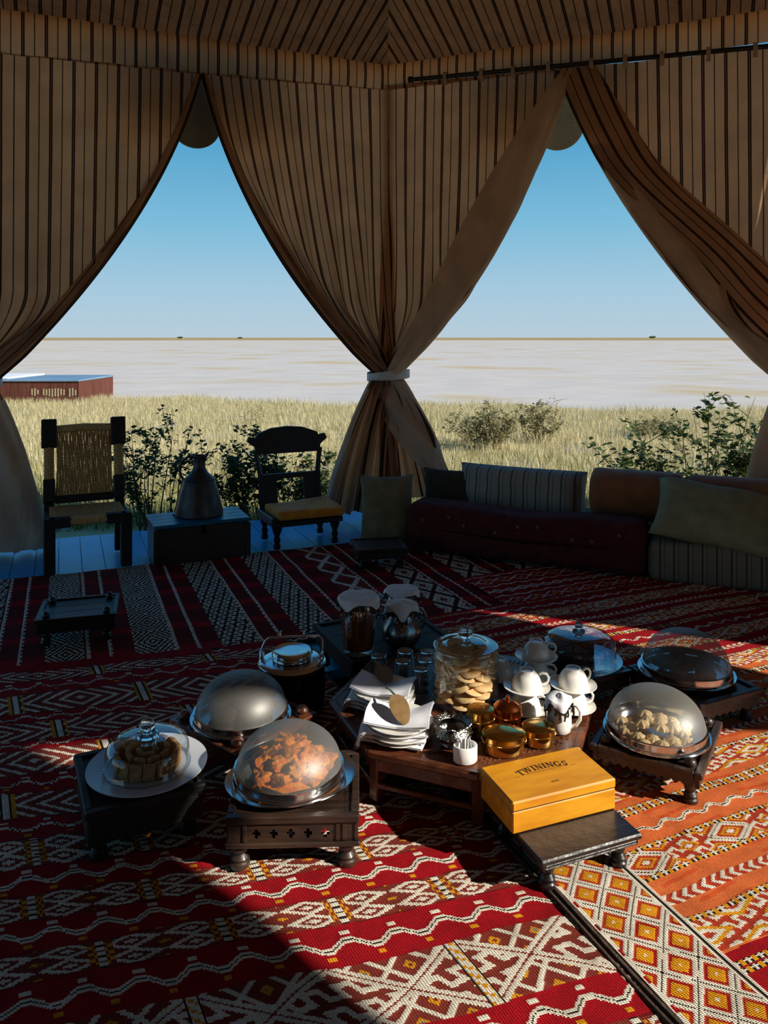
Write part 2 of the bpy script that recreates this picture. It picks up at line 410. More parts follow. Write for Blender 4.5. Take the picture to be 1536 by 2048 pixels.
def ground_mat(name, a, b, scale, stretch=(1, 1, 1), lo=.4, hi=.62, b2=None, scale2=1.0):
    m, N, L = nodes(name)
    out = N.new('ShaderNodeOutputMaterial'); df = N.new('ShaderNodeBsdfDiffuse'); L.new(df.outputs[0], out.inputs[0])
    t = N.new('ShaderNodeTexCoord'); mp = N.new('ShaderNodeMapping'); mp.inputs['Scale'].default_value = stretch; L.new(t.outputs['Object'], mp.inputs[0])
    nz = N.new('ShaderNodeTexNoise'); nz.inputs['Scale'].default_value = scale; nz.inputs['Detail'].default_value = 8; nz.inputs['Roughness'].default_value = .65
    L.new(mp.outputs[0], nz.inputs[0])
    r = N.new('ShaderNodeValToRGB'); r.color_ramp.elements[0].position = lo; r.color_ramp.elements[1].position = hi
    r.color_ramp.elements[0].color = a; r.color_ramp.elements[1].color = b
    L.new(nz.outputs[0], r.inputs[0]); o = r.outputs[0]
    if b2:
        n2 = N.new('ShaderNodeTexNoise'); n2.inputs['Scale'].default_value = scale2; n2.inputs['Detail'].default_value = 6; L.new(mp.outputs[0], n2.inputs[0])
        r2 = N.new('ShaderNodeValToRGB'); r2.color_ramp.elements[0].position = .53; r2.color_ramp.elements[1].position = .66
        L.new(n2.outputs[0], r2.inputs[0])
        mx = N.new('ShaderNodeMix'); mx.data_type = 'RGBA'; L.new(r2.outputs[0], mx.inputs[0]); L.new(o, mx.inputs[6]); mx.inputs[7].default_value = b2; o = mx.outputs[2]
    L.new(o, df.inputs[0])
    return m

# ================================================================ STRUCTURE
# --- tent plan: an eight-sided pavilion; corner 0 faces the camera
CX = .03
CORN = [(CX, 6.1), (2.70, 4.99), (3.60, 1.97), (2.67, -.34), (0, -1.44), (-2.67, -.34), (-3.77, 2.33), (-2.64, 4.99)]
CENTRE = Vector((CX, 2.33))
ZE = [3.345, 3.335, 3.30, 3.30, 3.30, 3.30, 3.28, 3.245]      # valance hem height at each corner
ZB = 3.545; PEAK = 4.62
def corner(i): return Vector(CORN[i % 8])

# --- roof and valance
ceil = thing('ceiling', 'brown striped canvas tent roof with hanging valance', 'tent roof', kind='structure')
for i in range(8):
    a, b = corner(i), corner(i+1); Lw = (b-a).length; e = (b-a)/Lw
    nin = Vector((-e.y, e.x));
    if nin.dot(CENTRE-a) < 0: nin = -nin
    uc = (CENTRE-a).dot(e); dist = (CENTRE-a).dot(nin)
    sl = math.hypot(dist, PEAK-ZB)
    def rf(u, v, a=a, b=b, Lw=Lw):
        v = -.035+1.035*v
        p = a.lerp(b, u); q = p.lerp(CENTRE, v)
        return (q.x, q.y, ZB+(PEAK-ZB)*v - .05*math.sin(PI*max(0, v)))
    def ruv(u, v, uc=uc, Lw=Lw, sl=sl, i=i): return ((u*Lw)*(1-v)+uc*v + .03, v*sl)
    build('roof_panel', MB().add(grid(48, 16, rf, ruv)), M_ROOF, ceil, smooth=180, fix=False)
    z0, z1 = ZE[i], ZE[(i+1) % 8]
    def vf(u, v, a=a, b=b, z0=z0, z1=z1, nin=nin):
        p = a.lerp(b, u); zb = z0+(z1-z0)*u - .012*math.sin(PI*u)
        off = nin*(.012*math.sin(v*PI)+.004*math.sin(u*40)*v)
        return (p.x+off.x, p.y+off.y, ZB+.012+(zb-ZB-.012)*v)
    build('valance', MB().add(grid(64, 6, vf, lambda u, v, Lw=Lw: (u*Lw+.03, v*.2))), M_CANVAS if i in (7, 0) else M_ROOF, ceil, smooth=180, fix=False)

# --- closed canvas walls behind the camera
for i, nm in ((4, 'wall_back_left'), (3, 'wall_back_right')):
    a, b = corner(i), corner(i+1); Lw = (b-a).length
    def wf(u, v, a=a, b=b, i=i):
        p = a.lerp(b, u); nrm = Vector((-(b-a).y, (b-a).x)).normalized()
        q = p+nrm*(.02*math.sin(u*26)*(.4+v))
        return (q.x, q.y, (ZE[i]+.03)*(1-v) - .01*v)
    w = build(nm, MB().add(grid(70, 8, wf, lambda u, v, Lw=Lw: (u*Lw, v*3.3))), M_DENSE, None, smooth=180, fix=False)
    w['kind'] = 'structure'; w['label'] = 'closed striped canvas tent wall behind the viewer, '+('left' if i == 4 else 'right')

# --- deck floor
ANG = math.radians(22.5); U0 = Vector((math.cos(ANG), math.sin(ANG))); V0 = Vector((-math.sin(ANG), math.cos(ANG)))
def deck_end(s):
    best = 9
    for i in (7, 0, 1):
        a, b = corner(i), corner(i+1); e = (b-a).normalized(); n = Vector((e.y, -e.x))
        if n.dot(CENTRE-a) > 0: n = -n
        dv = n.dot(V0)
        if dv > .05:
            t = ((a-CENTRE).dot(n)+.32 - s*n.dot(U0))/dv
            best = min(best, t)
    return best
poly = []
for k in range(8):
    d_ = (corner(k)-CENTRE); q = CENTRE+d_*1.06; poly.append((q.x, q.y))
floor = build('floor', MB().add(prism(poly, -.12, -.06)), M_SUB, smooth=0); tag(floor, 'boarded tent deck under the rugs, coloured with the sky reflection', 'floor', kind='structure')
pw = .135
for k in range(-24, 25):
    s0, s1 = k*pw+.002, (k+1)*pw-.002
    e1 = min(deck_end(s0), deck_end(s1)); e0 = 1.0 if s0 < 1.6 else 1.2
    if e1-e0 < .2: continue
    q = [CENTRE+U0*s+V0*t for s, t in ((s0, e0), (s1, e0), (s1, e1), (s0, e1))]
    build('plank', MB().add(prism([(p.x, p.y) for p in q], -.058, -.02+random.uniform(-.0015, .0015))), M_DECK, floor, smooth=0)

# --- ground outside
GZ = -.30
M_PAN = ground_mat('salt_pan', c(182, 178, 172), c(198, 192, 184), .5, (1, 1, 1), .3, .7, c(184, 168, 136), .13)
pan = build('ground', MB().add(lathe([(0, GZ), (12, GZ), (40, GZ), (150, GZ), (480, GZ)], 96)), M_PAN, smooth=0)
tag(pan, 'pale salt pan stretching to the horizon', 'salt pan', kind='structure')
M_PLAIN = ground_mat('far_plain', c(150, 132, 92), c(172, 154, 112), .01)
pl = build('ground_far', MB().add(lathe([(476, GZ-.02), (800, GZ+.2), (3000, GZ+.6), (8000, GZ)], 96)), M_PLAIN, smooth=0)
tag(pl, 'thin tan strip of dry plain along the horizon', 'plain', kind='structure')
def gedge(x): return 19.7-.25*x + .5*math.sin(x*.9)+.35*math.sin(x*2.3+1)
M_SOIL = ground_mat('grass_soil', c(172, 158, 112), c(200, 184, 138), 1.2, (1, 1, 1), .35, .65, c(150, 142, 92), .5)
def gf(u, v):
    x = -16+32*u; far = gedge(x)
    y = -14 + (far+14)*v
    return (x*1.15, y, GZ+.012+.02*math.sin(x*3)*math.sin(y*2))
lawn = build('ground_grass', MB().add(grid(90, 60, gf)), M_SOIL, smooth=180)
tag(lawn, 'dry straw coloured grass ground between tent and pan', 'grassland', kind='structure')

# ================================================================ CURTAINS
ZT = 1.105
def sstep(a, b, x):
    t = max(0, min(1, (x-a)/(b-a))); return t*t*(3-2*t)
def smin(a, b, k=.06):
    h = max(0, min(1, .5+.5*(b-a)/k)); return b*(1-h)+a*h-k*h*(1-h)

class Cur:
    """one tied-back curtain hung from corner C towards the middle M of its wall"""
    def __init__(s, ci, wall, L, zc, zm, bulge=.19, w0=.15, et=.15, eh=.5, zh=.02, nf=5, ph=0.0, amp=.05, ztie=ZT, asym=0.0, zap=None):
        s.C = corner(ci); other = corner(wall if wall % 8 != ci % 8 else wall+1)
        s.e = (other-s.C).normalized(); n = Vector((-s.e.y, s.e.x))
        s.n = n if n.dot(CENTRE-s.C) > 0 else -n
        s.L, s.zc, s.zm, s.B, s.w0, s.et, s.eh, s.zh, s.nf, s.ph, s.amp, s.zt = L, zc, zm, bulge, w0, et, eh, zh, nf, ph, amp, ztie
        s.asym = asym; s.za = zap if zap else zm
    def ztop(s, a): return s.zc+(s.zm-s.zc)*(a/s.L)
    def E(s, z):
        if z > s.za and s.za < s.zm-.1: return s.L+.07
        if z >= s.zt:
            q = min(1, max(0, (s.za-z)/(s.za-s.zt)))
            return s.et+(s.L-s.et)*(1-q)+s.B*4*q*(1-q)*(1+s.asym*(q-.5))
        q = (s.zt-z)/(s.zt-s.zh)
        return s.et+(s.eh-s.et)*q**.8
    def rd(s, a, z):
        E = s.E(z); u = a/s.L
        if z >= s.zt: q = min(1, max(0, (s.za-z)/(s.za-s.zt))); w = s.w0+(1-s.w0)*sstep(.72, 1, q)
        else: q = 1.0; w = 1.0
        rv = smin(a, E); r = rv*(1-w)+u*E*w
        am = s.amp*(.1+.9*sstep(.25, .95, q))
        if z < s.zt: am = s.amp*(1-.25*(s.zt-z)/(s.zt-s.zh))
        ex = max(0, a-E)
        d = am*math.sin(2*PI*s.nf*u+s.ph+.6*math.sin(3*z))+.35*am*math.sin(2*PI*s.nf*2.3*u+1.3+z)
        d += .02*math.sin(ex*26)*sstep(0, .15, ex)*(1-w)
        d += .012*math.sin(a*9+z*1.7)*sstep(0, .3, q)
        return r, d
    def pt(s, r, d, z):
        r -= .05*max(0, 1-r/.3); p = s.C+s.e*r+s.n*d; return (p.x, p.y, z)
    def panel(s, nu=90, nv=72):
        def f(u, v):
            a = u*(s.L+(.07 if s.za < s.zm-.1 else 0)); zt = s.ztop(a); z = zt+(s.zt-.03-zt)*v
            r, d = s.rd(a, z); return s.pt(r, d, z)
        return grid(nu, nv, f, lambda u, v: (u*s.L, v*2.2))
    def tail(s, nu=80, nv=24):
        def f(u, v):
            z = s.zt+.03+(s.zh-s.zt-.03)*v; r, d = s.rd(u*s.L, min(z, s.zt-1e-4)); return s.pt(r, d, z)
        return grid(nu, nv, f, lambda u, v: (u*.56+.05, v*1.2))
    def fold(s, wfn, z0, z1, off=.03, nu=10, nv=50, wav=.01, uvs=1.0, back=False, inset=None):
        """turned-over edge: strip of width wfn(t) along the free edge between heights z0..z1"""
        def f(u, v):
            z = z0+(z1-z0)*v; w = wfn(v); E = s.E(z)
            r = E+.012-w*u-(inset(v) if inset else 0)
            d = off+.02*math.sin(PI*u)+wav*math.sin(u*9+v*7)+s.amp*.5*sstep(.6, 1, v)
            if u == 0: d -= .02
            return s.pt(r, d if not back else -d, z)
        return grid(nu, nv, f, lambda u, v: (u*max(wfn(v), .02)*uvs+.02, v*2.5))

def make_curtain(label, cu, folds=(), group=None, mat=None):
    t = thing('curtain', label, 'curtain', (cu.C.x, cu.C.y, 0), 0, group)
    inv = Matrix.Translation((-cu.C.x, -cu.C.y, 0))
    build('panel', MB().add(cu.panel(), inv), mat or M_CANVAS, t, smooth=180, fix=False)
    build('tail', MB().add(cu.tail(), inv), mat or M_CANVAS, t, smooth=180, fix=False)
    for nm, geo, mat in folds:
        build(nm, MB().add(geo, inv), mat, t, smooth=180, fix=False)
    return t

LW = (corner(1)-corner(0)).length/2
# left wall: far-left curtain, and the left half of the centre bundle
c1 = Cur(7, 7, LW, 3.25, 3.30, .19, .06, .14, .46, .0, 4, .4, .05)
make_curtain('striped curtain swept to the far left of the opening', c1,
    [('edge_fold', c1.fold(lambda t: .05+.09*t, 3.28, ZT, .012, wav=.012), M_CANVAS),
     ('lining_fold', c1.fold(lambda t: .10+.22*t, 1.0, .03, .09), M_LINING)])
c2 = Cur(0, 7, LW, 3.35, 3.30, .21, .62, .135, .56, .05, 5, 1.0, .06)
make_curtain('striped curtain gathered into the left half of the centre bundle', c2,
    [('edge_fold', c2.fold(lambda t: .05+.10*t, 3.28, ZT, .012, wav=.012), M_CANVAS),
     ('lining_fold', c2.fold(lambda t: .03+.05*t, 1.0, .06, .04), M_LINING)])
c3 = Cur(0, 0, LW, 3.385, 3.335, .19, .12, .125, .60, .16, 5, 2.0, .055, asym=.5)
t3 = make_curtain('striped curtain with wide turned back lining, right half of centre bundle', c3,
    [('lining_fold', c3.fold(lambda t: .02+.36*math.sin(PI*min(1, t*.93+.03))**.75, 3.31, ZT+.01, .055, 12), M_LINING),
     ('tail_lining', c3.fold(lambda t: .10+.22*math.sin(PI*(.25+.6*t)), ZT-.04, .40, .05, 10, wav=.02), M_LINING)])
c4 = Cur(1, 0, LW+.12, 3.285, 3.335, .17, .05, .16, .42, .02, 4, .9, .05)
t4 = make_curtain('striped curtain drawn to the far right with folded edge', c4,
    [('edge_fold', c4.fold(lambda t: .10+.30*math.sin(PI*min(1, .2+t*.55)), 3.31, 1.25, .05, 12, wav=.012, inset=lambda t: .21*sstep(.30, .72, t)), M_CANVAS),
     ('lining_fold', c4.fold(lambda t: .04+.26*math.sin(PI*min(1, .1+t*.8)), 2.75, ZT, .03, 8), M_LINING),
     ('tail_lining', c4.fold(lambda t: .12+.2*t, 1.05, .04, .08), M_LINING)])
# crumpled hem roll at the foot of the right tail
hem = MB()
for k, (x, y, z, sx, sy, sz) in enumerate(((0, 0, 0, .105, .075, .075), (.10, .02, .02, .12, .07, .06), (.2, .03, .055, .11, .06, .05))):
    v, f = lathe([(0, -1), (.5, -.87), (.87, -.5), (1, 0), (.87, .5), (.5, .87), (0, 1)], 20)
    v = [(p[0]+.12*math.sin(5*p[2]+7*p[0]+k), p[1]+.1*math.sin(6*p[0]+k), p[2]+.14*math.sin(7*p[0]+5*p[1]+2*k)) for p in v]
    hem.add((v, f), T(x, y, z, 0, .25, 0, (sx, sy, sz)))
build('rolled_hem', hem, M_LINING, t3, (.36, -.42, .20), (0, 0, -.3), smooth=180)
# sunward side, out of frame: the curtains that shape the light
Lk = (corner(3)-corner(2)).length/2
c5 = Cur(2, 2, 1.44, 3.46, 3.46, -.11, .3, .12, .30, .02, 5, 0, .04, zap=2.64)
make_curtain('striped curtain tied back at the sunny opening, far side', c5, mat=M_DENSE)
c6 = Cur(3, 2, 1.06, 3.46, 3.46, .08, .3, .12, .34, .02, 5, 1, .04, zap=2.64)
make_curtain('striped curtain tied back at the sunny opening, near side', c6, mat=M_DENSE)
c7 = Cur(2, 1, 1.10, 3.46, 3.46, .05, .3, .27, .30, .02, 5, 2, .04, zap=3.34)
make_curtain('striped curtain tied back beside the narrow gap on the right', c7, mat=M_DENSE)
Lf = (corner(2)-corner(1)).length; e8 = (corner(1)-corner(2))/Lf
def f8(u, v):
    z = 3.46+(.02-3.46)*v; r0 = max(.3, .79-.21*(z-1.0)); r = r0+(Lf-r0)*u
    p = corner(2)+e8*r; d = .05*math.sin(r*16)*(.3+.7*v)
    return (p.x-e8.y*d, p.y+e8.x*d, z)
t8 = thing('curtain', 'striped curtain hanging closed to the right of the sofa', 'curtain')
build('panel', MB().add(grid(90, 30, f8, lambda u, v: (u*Lf, v*3.3))), M_DENSE, t8, smooth=180, fix=False)

# open sides on the left, out of frame
for k_, (ci_, w_, lab_) in enumerate(((7, 6, 'striped curtain tied back out of view on the left, farthest'), (6, 6, 'striped curtain tied back out of view on the left, second'), (6, 5, 'striped curtain tied back out of view on the left, third'), (5, 5, 'striped curtain tied back out of view on the left, nearest'))):
    Lq = (corner(w_+1)-corner(w_)).length/2
    make_curtain(lab_, Cur(ci_, w_, Lq, 3.46, 3.46, .2, .3, .13, .36, .02, 5, k_, .04, zap=2.9), mat=M_DENSE)
# cloth ties
def tie(ci, label, rx=.168, ry=.110, rot=0.0, off=.0):
    p = corner(ci); d = (CENTRE-p).normalized()
    m = MB()
    def f(u, v):
        q = 2*PI*u; k = 1+.03*math.sin(3*q+1)
        return (rx*k*math.cos(q), ry*k*math.sin(q), -.034+.068*v+.012*math.sin(2*q+.5)*(.5-v)+.014*math.cos(q))
    m.add(grid(40, 3, f))
    o = build('curtain_tie', m, M_TIE, None, (p.x+d.x*off, p.y+d.y*off, ZT), (0, 0, rot), smooth=180)
    so = o.modifiers.new('thickness', 'SOLIDIFY'); so.thickness = .004
    tag(o, label, 'tie')
tie(0, 'white cloth tie knotted round the centre curtain bundle', off=.02)
tie(1, 'white cloth tie round the far right curtain', rot=-PI/4)
tie(7, 'white cloth tie round the far left curtain', rot=PI/4)

# curtain rod with loops on the right wall
a0, b0 = corner(0), corner(1); e0 = (b0-a0).normalized(); n0 = Vector((-e0.y, e0.x)); n0 = n0 if n0.dot(CENTRE-a0) > 0 else -n0
def rodpt(r, off=.05): p = a0+e0*r+n0*off; return Vector((p.x, p.y, 3.395-.040*r))
rod = thing('curtain_rod', 'long black curtain rod under the right valance', 'curtain rod')
build('pole', MB().add(tube([rodpt(.22), rodpt(1.4), rodpt(2.86)], .017, 12)), M_BLACKW, rod)
build('end_cap', MB().add(lathe([(0, -.02), (.02, -.02), (.024, 0), (.02, .02), (0, .02)], 12)), M_BLACKW, rod, rodpt(.21))
for k, px in enumerate((895, 967, 1030, 1100, 1185, 1252, 1325, 1417, 1510)):
    w = (px-768)/F
    # ray / wall intersection
    r = (w*a0.y-a0.x)/(e0.x-w*e0.y)
    rp = rodpt(r); L_ = MB()
    pts = []
    for q in range(15):
        an = -PI*.5+2*PI*q/14
        pts.append((.030*math.cos(an)*.9, .034*math.sin(an)+.0))
    def lf(u, v):
        i = u*14; i0 = min(13, int(i)); fr = i-i0
        y = pts[i0][0]*(1-fr)+pts[i0+1][0]*fr; z = pts[i0][1]*(1-fr)+pts[i0+1][1]*fr
        if z < 0: z *= 1.9
        q = e0*((v-.5)*.028)-n0*0 + n0*y
        return (q.x, q.y, z)
    par = t3 if r < LW else t4
    o = build('loop', MB().add(grid(28, 1, lf, lambda u, v: (v*.03, u*.2))), M_LINING, par, (rp.x-par.location.x, rp.y-par.location.y, rp.z), smooth=180)

# scalloped outer valance hanging outside, seen in the peaks of the openings
def scallops(wall, label, seedpx):
    a, b = corner(wall), corner(wall+1); e = (b-a).normalized(); n = Vector((-e.y, e.x)); n = n if n.dot(CENTRE-a) > 0 else -n
    ang = math.atan2(e.y, e.x)
    t = thing('outer_valance', label, 'valance', (0, 0, 0))
    w = (seedpx-768)/F; off = -.25
    aa = a+n*off; rc = (w*aa.y-aa.x)/(e.x-w*e.y)
    R = .185; pitch = .385
    for k in range(-1, 2):
        r = rc+k*pitch
        if r < .1 or r > 2.8: continue
        p = aa+e*r
        pol = [(-R, .32), (-R, .0)]+[(R*math.cos(q), .95*R*math.sin(q)) for q in np.linspace(PI, 2*PI, 22)][1:-1]+[(R, 0), (R, .32)]
        v, f = prism(pol, -.006, .006); v = [(x, z, y) for x, y, z in v]
        build('scallop', MB().add((v, f)), M_FLAP, t, (p.x, p.y, 2.985), (.0, 0, ang), smooth=30)
    p0, p1 = aa+e*(rc-.6), aa+e*(rc+.6)
    v, f = box((p1-p0).length, .012, .12); m = (p0+p1)/2
    build('heading', MB().add((v, f)), M_FLAP, t, (m.x, m.y, 3.33), (0, 0, ang))
scallops(7, 'scalloped grey green outer valance seen in the left peak', 391)
scallops(0, 'scalloped grey green outer valance seen in the right peak', 1118)

# ================================================================ RUGS
PAL = np.array([c(158, 10, 22), c(226, 216, 196), c(128, 50, 38), c(216, 146, 22), c(118, 130, 122), c(38, 26, 22), c(216, 108, 56), c(176, 58, 32), c(104, 20, 20), c(206, 84, 40)], dtype=np.float32)
HGT = np.array([.0, .0014, .0002, .0010, .0010, .0004, .0, .0, 0, 0])
RED, WHT, BRN, YEL, TEA, BLK, ORG, DOR, DRD, RUS = range(10)

m_, N_, L_ = nodes('woven_wool')
out = N_.new('ShaderNodeOutputMaterial'); pb = N_.new('ShaderNodeBsdfPrincipled'); L_.new(pb.outputs[0], out.inputs[0])
pb.inputs['Roughness'].default_value = .95; pb.inputs['Specular IOR Level'].default_value = .15
at = N_.new('ShaderNodeAttribute'); at.attribute_name = 'weave'
tcx = N_.new('ShaderNodeTexCoord'); n1 = N_.new('ShaderNodeTexNoise'); n1.inputs['Scale'].default_value = 14; n1.inputs['Detail'].default_value = 8; L_.new(tcx.outputs['Object'], n1.inputs[0])
mr1 = N_.new('ShaderNodeMapRange'); mr1.inputs['From Min'].default_value = .3; mr1.inputs['From Max'].default_value = .7; mr1.inputs['To Min'].default_value = .72; mr1.inputs['To Max'].default_value = 1.12; L_.new(n1.outputs[0], mr1.inputs[0])
n2_ = N_.new('ShaderNodeTexNoise'); n2_.inputs['Scale'].default_value = 260; n2_.inputs['Detail'].default_value = 2; L_.new(tcx.outputs['Object'], n2_.inputs[0])
mr2 = N_.new('ShaderNodeMapRange'); mr2.inputs['From Min'].default_value = .3; mr2.inputs['From Max'].default_value = .7; mr2.inputs['To Min'].default_value = .7; mr2.inputs['To Max'].default_value = 1.15; L_.new(n2_.outputs[0], mr2.inputs[0])
mm = N_.new('ShaderNodeMath'); mm.operation = 'MULTIPLY'; L_.new(mr1.outputs[0], mm.inputs[0]); L_.new(mr2.outputs[0], mm.inputs[1])
vm = N_.new('ShaderNodeVectorMath'); vm.operation = 'SCALE'; L_.new(at.outputs['Color'], vm.inputs[0]); L_.new(mm.outputs[0], vm.inputs['Scale']); L_.new(vm.outputs[0], pb.inputs['Base Color'])
uvn = N_.new('ShaderNodeUVMap'); wv = N_.new('ShaderNodeTexWave'); wv.bands_direction = 'X'; wv.inputs['Scale'].default_value = 50; wv.inputs['Distortion'].default_value = 1.5; L_.new(uvn.outputs[0], wv.inputs[0])
wv2 = N_.new('ShaderNodeTexWave'); wv2.bands_direction = 'Y'; wv2.inputs['Scale'].default_value = 80; wv2.inputs['Distortion'].default_value = 1.0; L_.new(uvn.outputs[0], wv2.inputs[0])
sm = N_.new('ShaderNodeMath'); sm.operation = 'ADD'; L_.new(wv.outputs[1], sm.inputs[0]); L_.new(wv2.outputs[1], sm.inputs[1])
bpn = N_.new('ShaderNodeBump'); bpn.inputs['Strength'].default_value = .55; bpn.inputs['Distance'].default_value = .0015; L_.new(sm.outputs[0], bpn.inputs['Height']); L_.new(bpn.outputs[0], pb.inputs['Normal'])
M_WEAVE = m_

def tri(x): return np.abs((x % 1.0)*2-1)                       # 1 at 0, 0 at .5
def trap(x): return np.clip((tri(x)-.5)*1.7+.5, 0, 1)
def steps(a, b, pieces):
    out = [a]
    for end, h in pieces:
        n = max(1, int(round((end-out[-1])/h))); out += list(np.linspace(out[-1], end, n+1)[1:])
    return np.array(out)

def rug(name, label, O, U, V, sv, tv, fn, z0, und=.002, amb=0.0):
    S, Tt = np.meshgrid((sv[1:]+sv[:-1])/2, (tv[1:]+tv[:-1])/2)
    idx = fn(S, Tt)
    nt, ns = idx.shape
    hz = np.zeros((nt+1, ns+1)); cn = np.zeros((nt+1, ns+1)); h = HGT[idx]
    for a in (0, 1):
        for b in (0, 1): hz[a:nt+a, b:ns+b] += h; cn[a:nt+a, b:ns+b] += 1
    hz /= cn
    SS, TT = np.meshgrid(sv, tv)
    # edges of hand weaving wander a little
    wob = .003*np.sin(SS*7.1+TT*3)+.002*np.sin(SS*17+TT*11)
    X = O[0]+SS*U[0]+(TT+wob)*V[0]; Y = O[1]+SS*U[1]+(TT+wob)*V[1]
    Z = z0+hz+und*(np.sin(SS*9+TT*5)+np.sin(TT*13-SS*4)+.6*np.sin(SS*23+TT*19))
    co = np.stack([X, Y, Z], -1).reshape(-1, 3).astype(np.float32)
    i = (np.arange(nt)[:, None]*(ns+1)+np.arange(ns)[None, :]).ravel()
    fc = np.stack([i, i+1, i+ns+2, i+ns+1], -1).astype(np.int32)
    me = bpy.data.meshes.new('weave'); nf = len(fc)
    me.vertices.add(len(co)); me.vertices.foreach_set('co', co.ravel())
    me.loops.add(nf*4); me.loops.foreach_set('vertex_index', fc.ravel())
    me.polygons.add(nf); me.polygons.foreach_set('loop_start', np.arange(0, nf*4, 4, dtype=np.int32))
    me.polygons.foreach_set('use_smooth', np.ones(nf, dtype=bool))
    me.update(calc_edges=True)
    ul = me.uv_layers.new(name='UVMap'); uvp = np.stack([SS, TT], -1).reshape(-1, 2).astype(np.float32); ul.data.foreach_set('uv', uvp[fc.ravel()].ravel())
    at = me.attributes.new('weave', 'FLOAT_COLOR', 'FACE')
    colr = PAL[idx.ravel()].copy(); colr[:, :3] *= (1+.10*(rng.random((nf, 1))-.5)).astype(np.float32); at.data.foreach_set('color', colr.ravel())
    me.materials.append(M_WEAVE); me.validate()
    t = thing('kilim_rug', label, 'rug', (0, 0, 0))
    o = bpy.data.objects.new('weave', me); COL.objects.link(o); o.parent = t
    return t

def selvedge(t, O, U, V, s, ta, tb, z0, mat, w=.012, h=.006):
    pts = [(O[0]+s*U[0]+q*V[0]+.003*math.sin(q*9), O[1]+s*U[1]+q*V[1], z0+.002*math.sin(q*13)) for q in np.linspace(ta, tb, 60)]
    build('selvedge', MB().add(tube(pts, h, 6)), mat, t)

def lattice(S, Tt, P, Q, s0=0.0, t0=0.0):
    p = tri((S-s0)/P); q = tri((Tt-t0)/Q); return p+q            # 1 on the lattice lines, 0/2 in the diamond centres
def braid(S, x, w):
    k = np.floor(S/.009).astype(int); out = np.where(k % 4 == 0, WHT, np.where(k % 4 == 2, YEL, np.where(x > 0, WHT, BLK)))
    return np.where((k % 2 == 1) & (np.abs(x) > w*.45), BLK, out)

def meander(p, q, P, A, wd):
    f = (p/P) % 1.0; sq = np.where(f < .5, A, -A)
    return (np.abs(q-sq) < wd) | ((np.minimum(np.abs(f-.5), np.minimum(f, 1-f))*P < wd) & (np.abs(q) < A+wd))

def bandA(S, x, wd):
    """medium diamond band, x in 0..1 across, bars every .273"""
    P = .273; f = ((S+.526) / P) % 1.0; fx = np.abs(f-.5)*2       # 1 at the bars, 0 mid
    y = np.abs(x-.5)*2
    out = np.full(S.shape, BRN)
    # two rows of nested lozenges
    yy = np.abs(((x*2) % 1.0)-.5)*2; ff = ((f*2) % 1.0); gx = np.abs(ff-.5)*2
    d = gx*1.0+yy*.95
    out = np.where((d > .60) & (d < 1.02), WHT, out); out = np.where(d < .30, WHT, out)
    out = np.where(d > 1.72, YEL, out)
    edge = (fx > .80)
    chk = (np.floor(S/.011)+np.floor(x*wd/.011)).astype(int) % 2
    out = np.where(edge & (y < .75), np.where(chk == 0, YEL, BRN), out)
    out = np.where(fx > .925, np.where((np.floor(x*wd/.006).astype(int)) % 3 == 0, BLK, WHT), out)
    return np.where(y > .96, DRD, out)

def bandFine(S, x, wd):
    P = .46; f = (S/P) % 1.0; z = np.abs(f*2-1); y = np.abs(x-.5)*2
    d = z*2.2+y*1.0
    out = np.where(((d*1.7) % 1.0) < .34, WHT, BRN)
    out = np.where(z > .93, np.where(z > .965, WHT, BLK), out)
    out = np.where((np.abs(z-.90) < .02), YEL, out)
    return np.where(y > .95, DRD, out)

def bandBig(S, x, wd):
    P = .58; f = ((S+.34)/P) % 1.0; z = np.abs(f*2-1)
    l1 = np.abs(x-z); l2 = np.abs(x-(1-z))
    out = np.full(S.shape, BRN)
    m = x*wd
    side = (x > np.maximum(z, 1-z)) | (x < np.minimum(z, 1-z))
    # hooked meanders in the left and right fields
    p = S+m*.55; q = ((m*1.0-S*.18) % .066)-.033
    me = meander(p, q, .080, .0165, .0078)
    out = np.where(~side & me, WHT, out)
    d = lattice(S, m, .105, .105, .02, .0)
    dd = np.minimum(d, 2-d)
    out = np.where(side & (np.abs(d-1) < .16), WHT, out)
    out = np.where(side & (dd < .30), YEL, out)
    out = np.where(side & (dd < .12), np.where(np.floor(S/.1).astype(int) % 2 == 0, TEA, BRN), out)
    out = np.where((l1 < .085) | (l2 < .085), WHT, out)
    out = np.where((l1 < .012) | (l2 < .012), BRN, out)
    bar = np.minimum(f, 1-f)*P
    out = np.where(bar < .013, np.where((np.floor(m/.009)+np.floor(S/.009)).astype(int) % 3 == 0, YEL, WHT), out)
    out = np.where((bar >= .013) & (bar < .017), BLK, out)
    return out

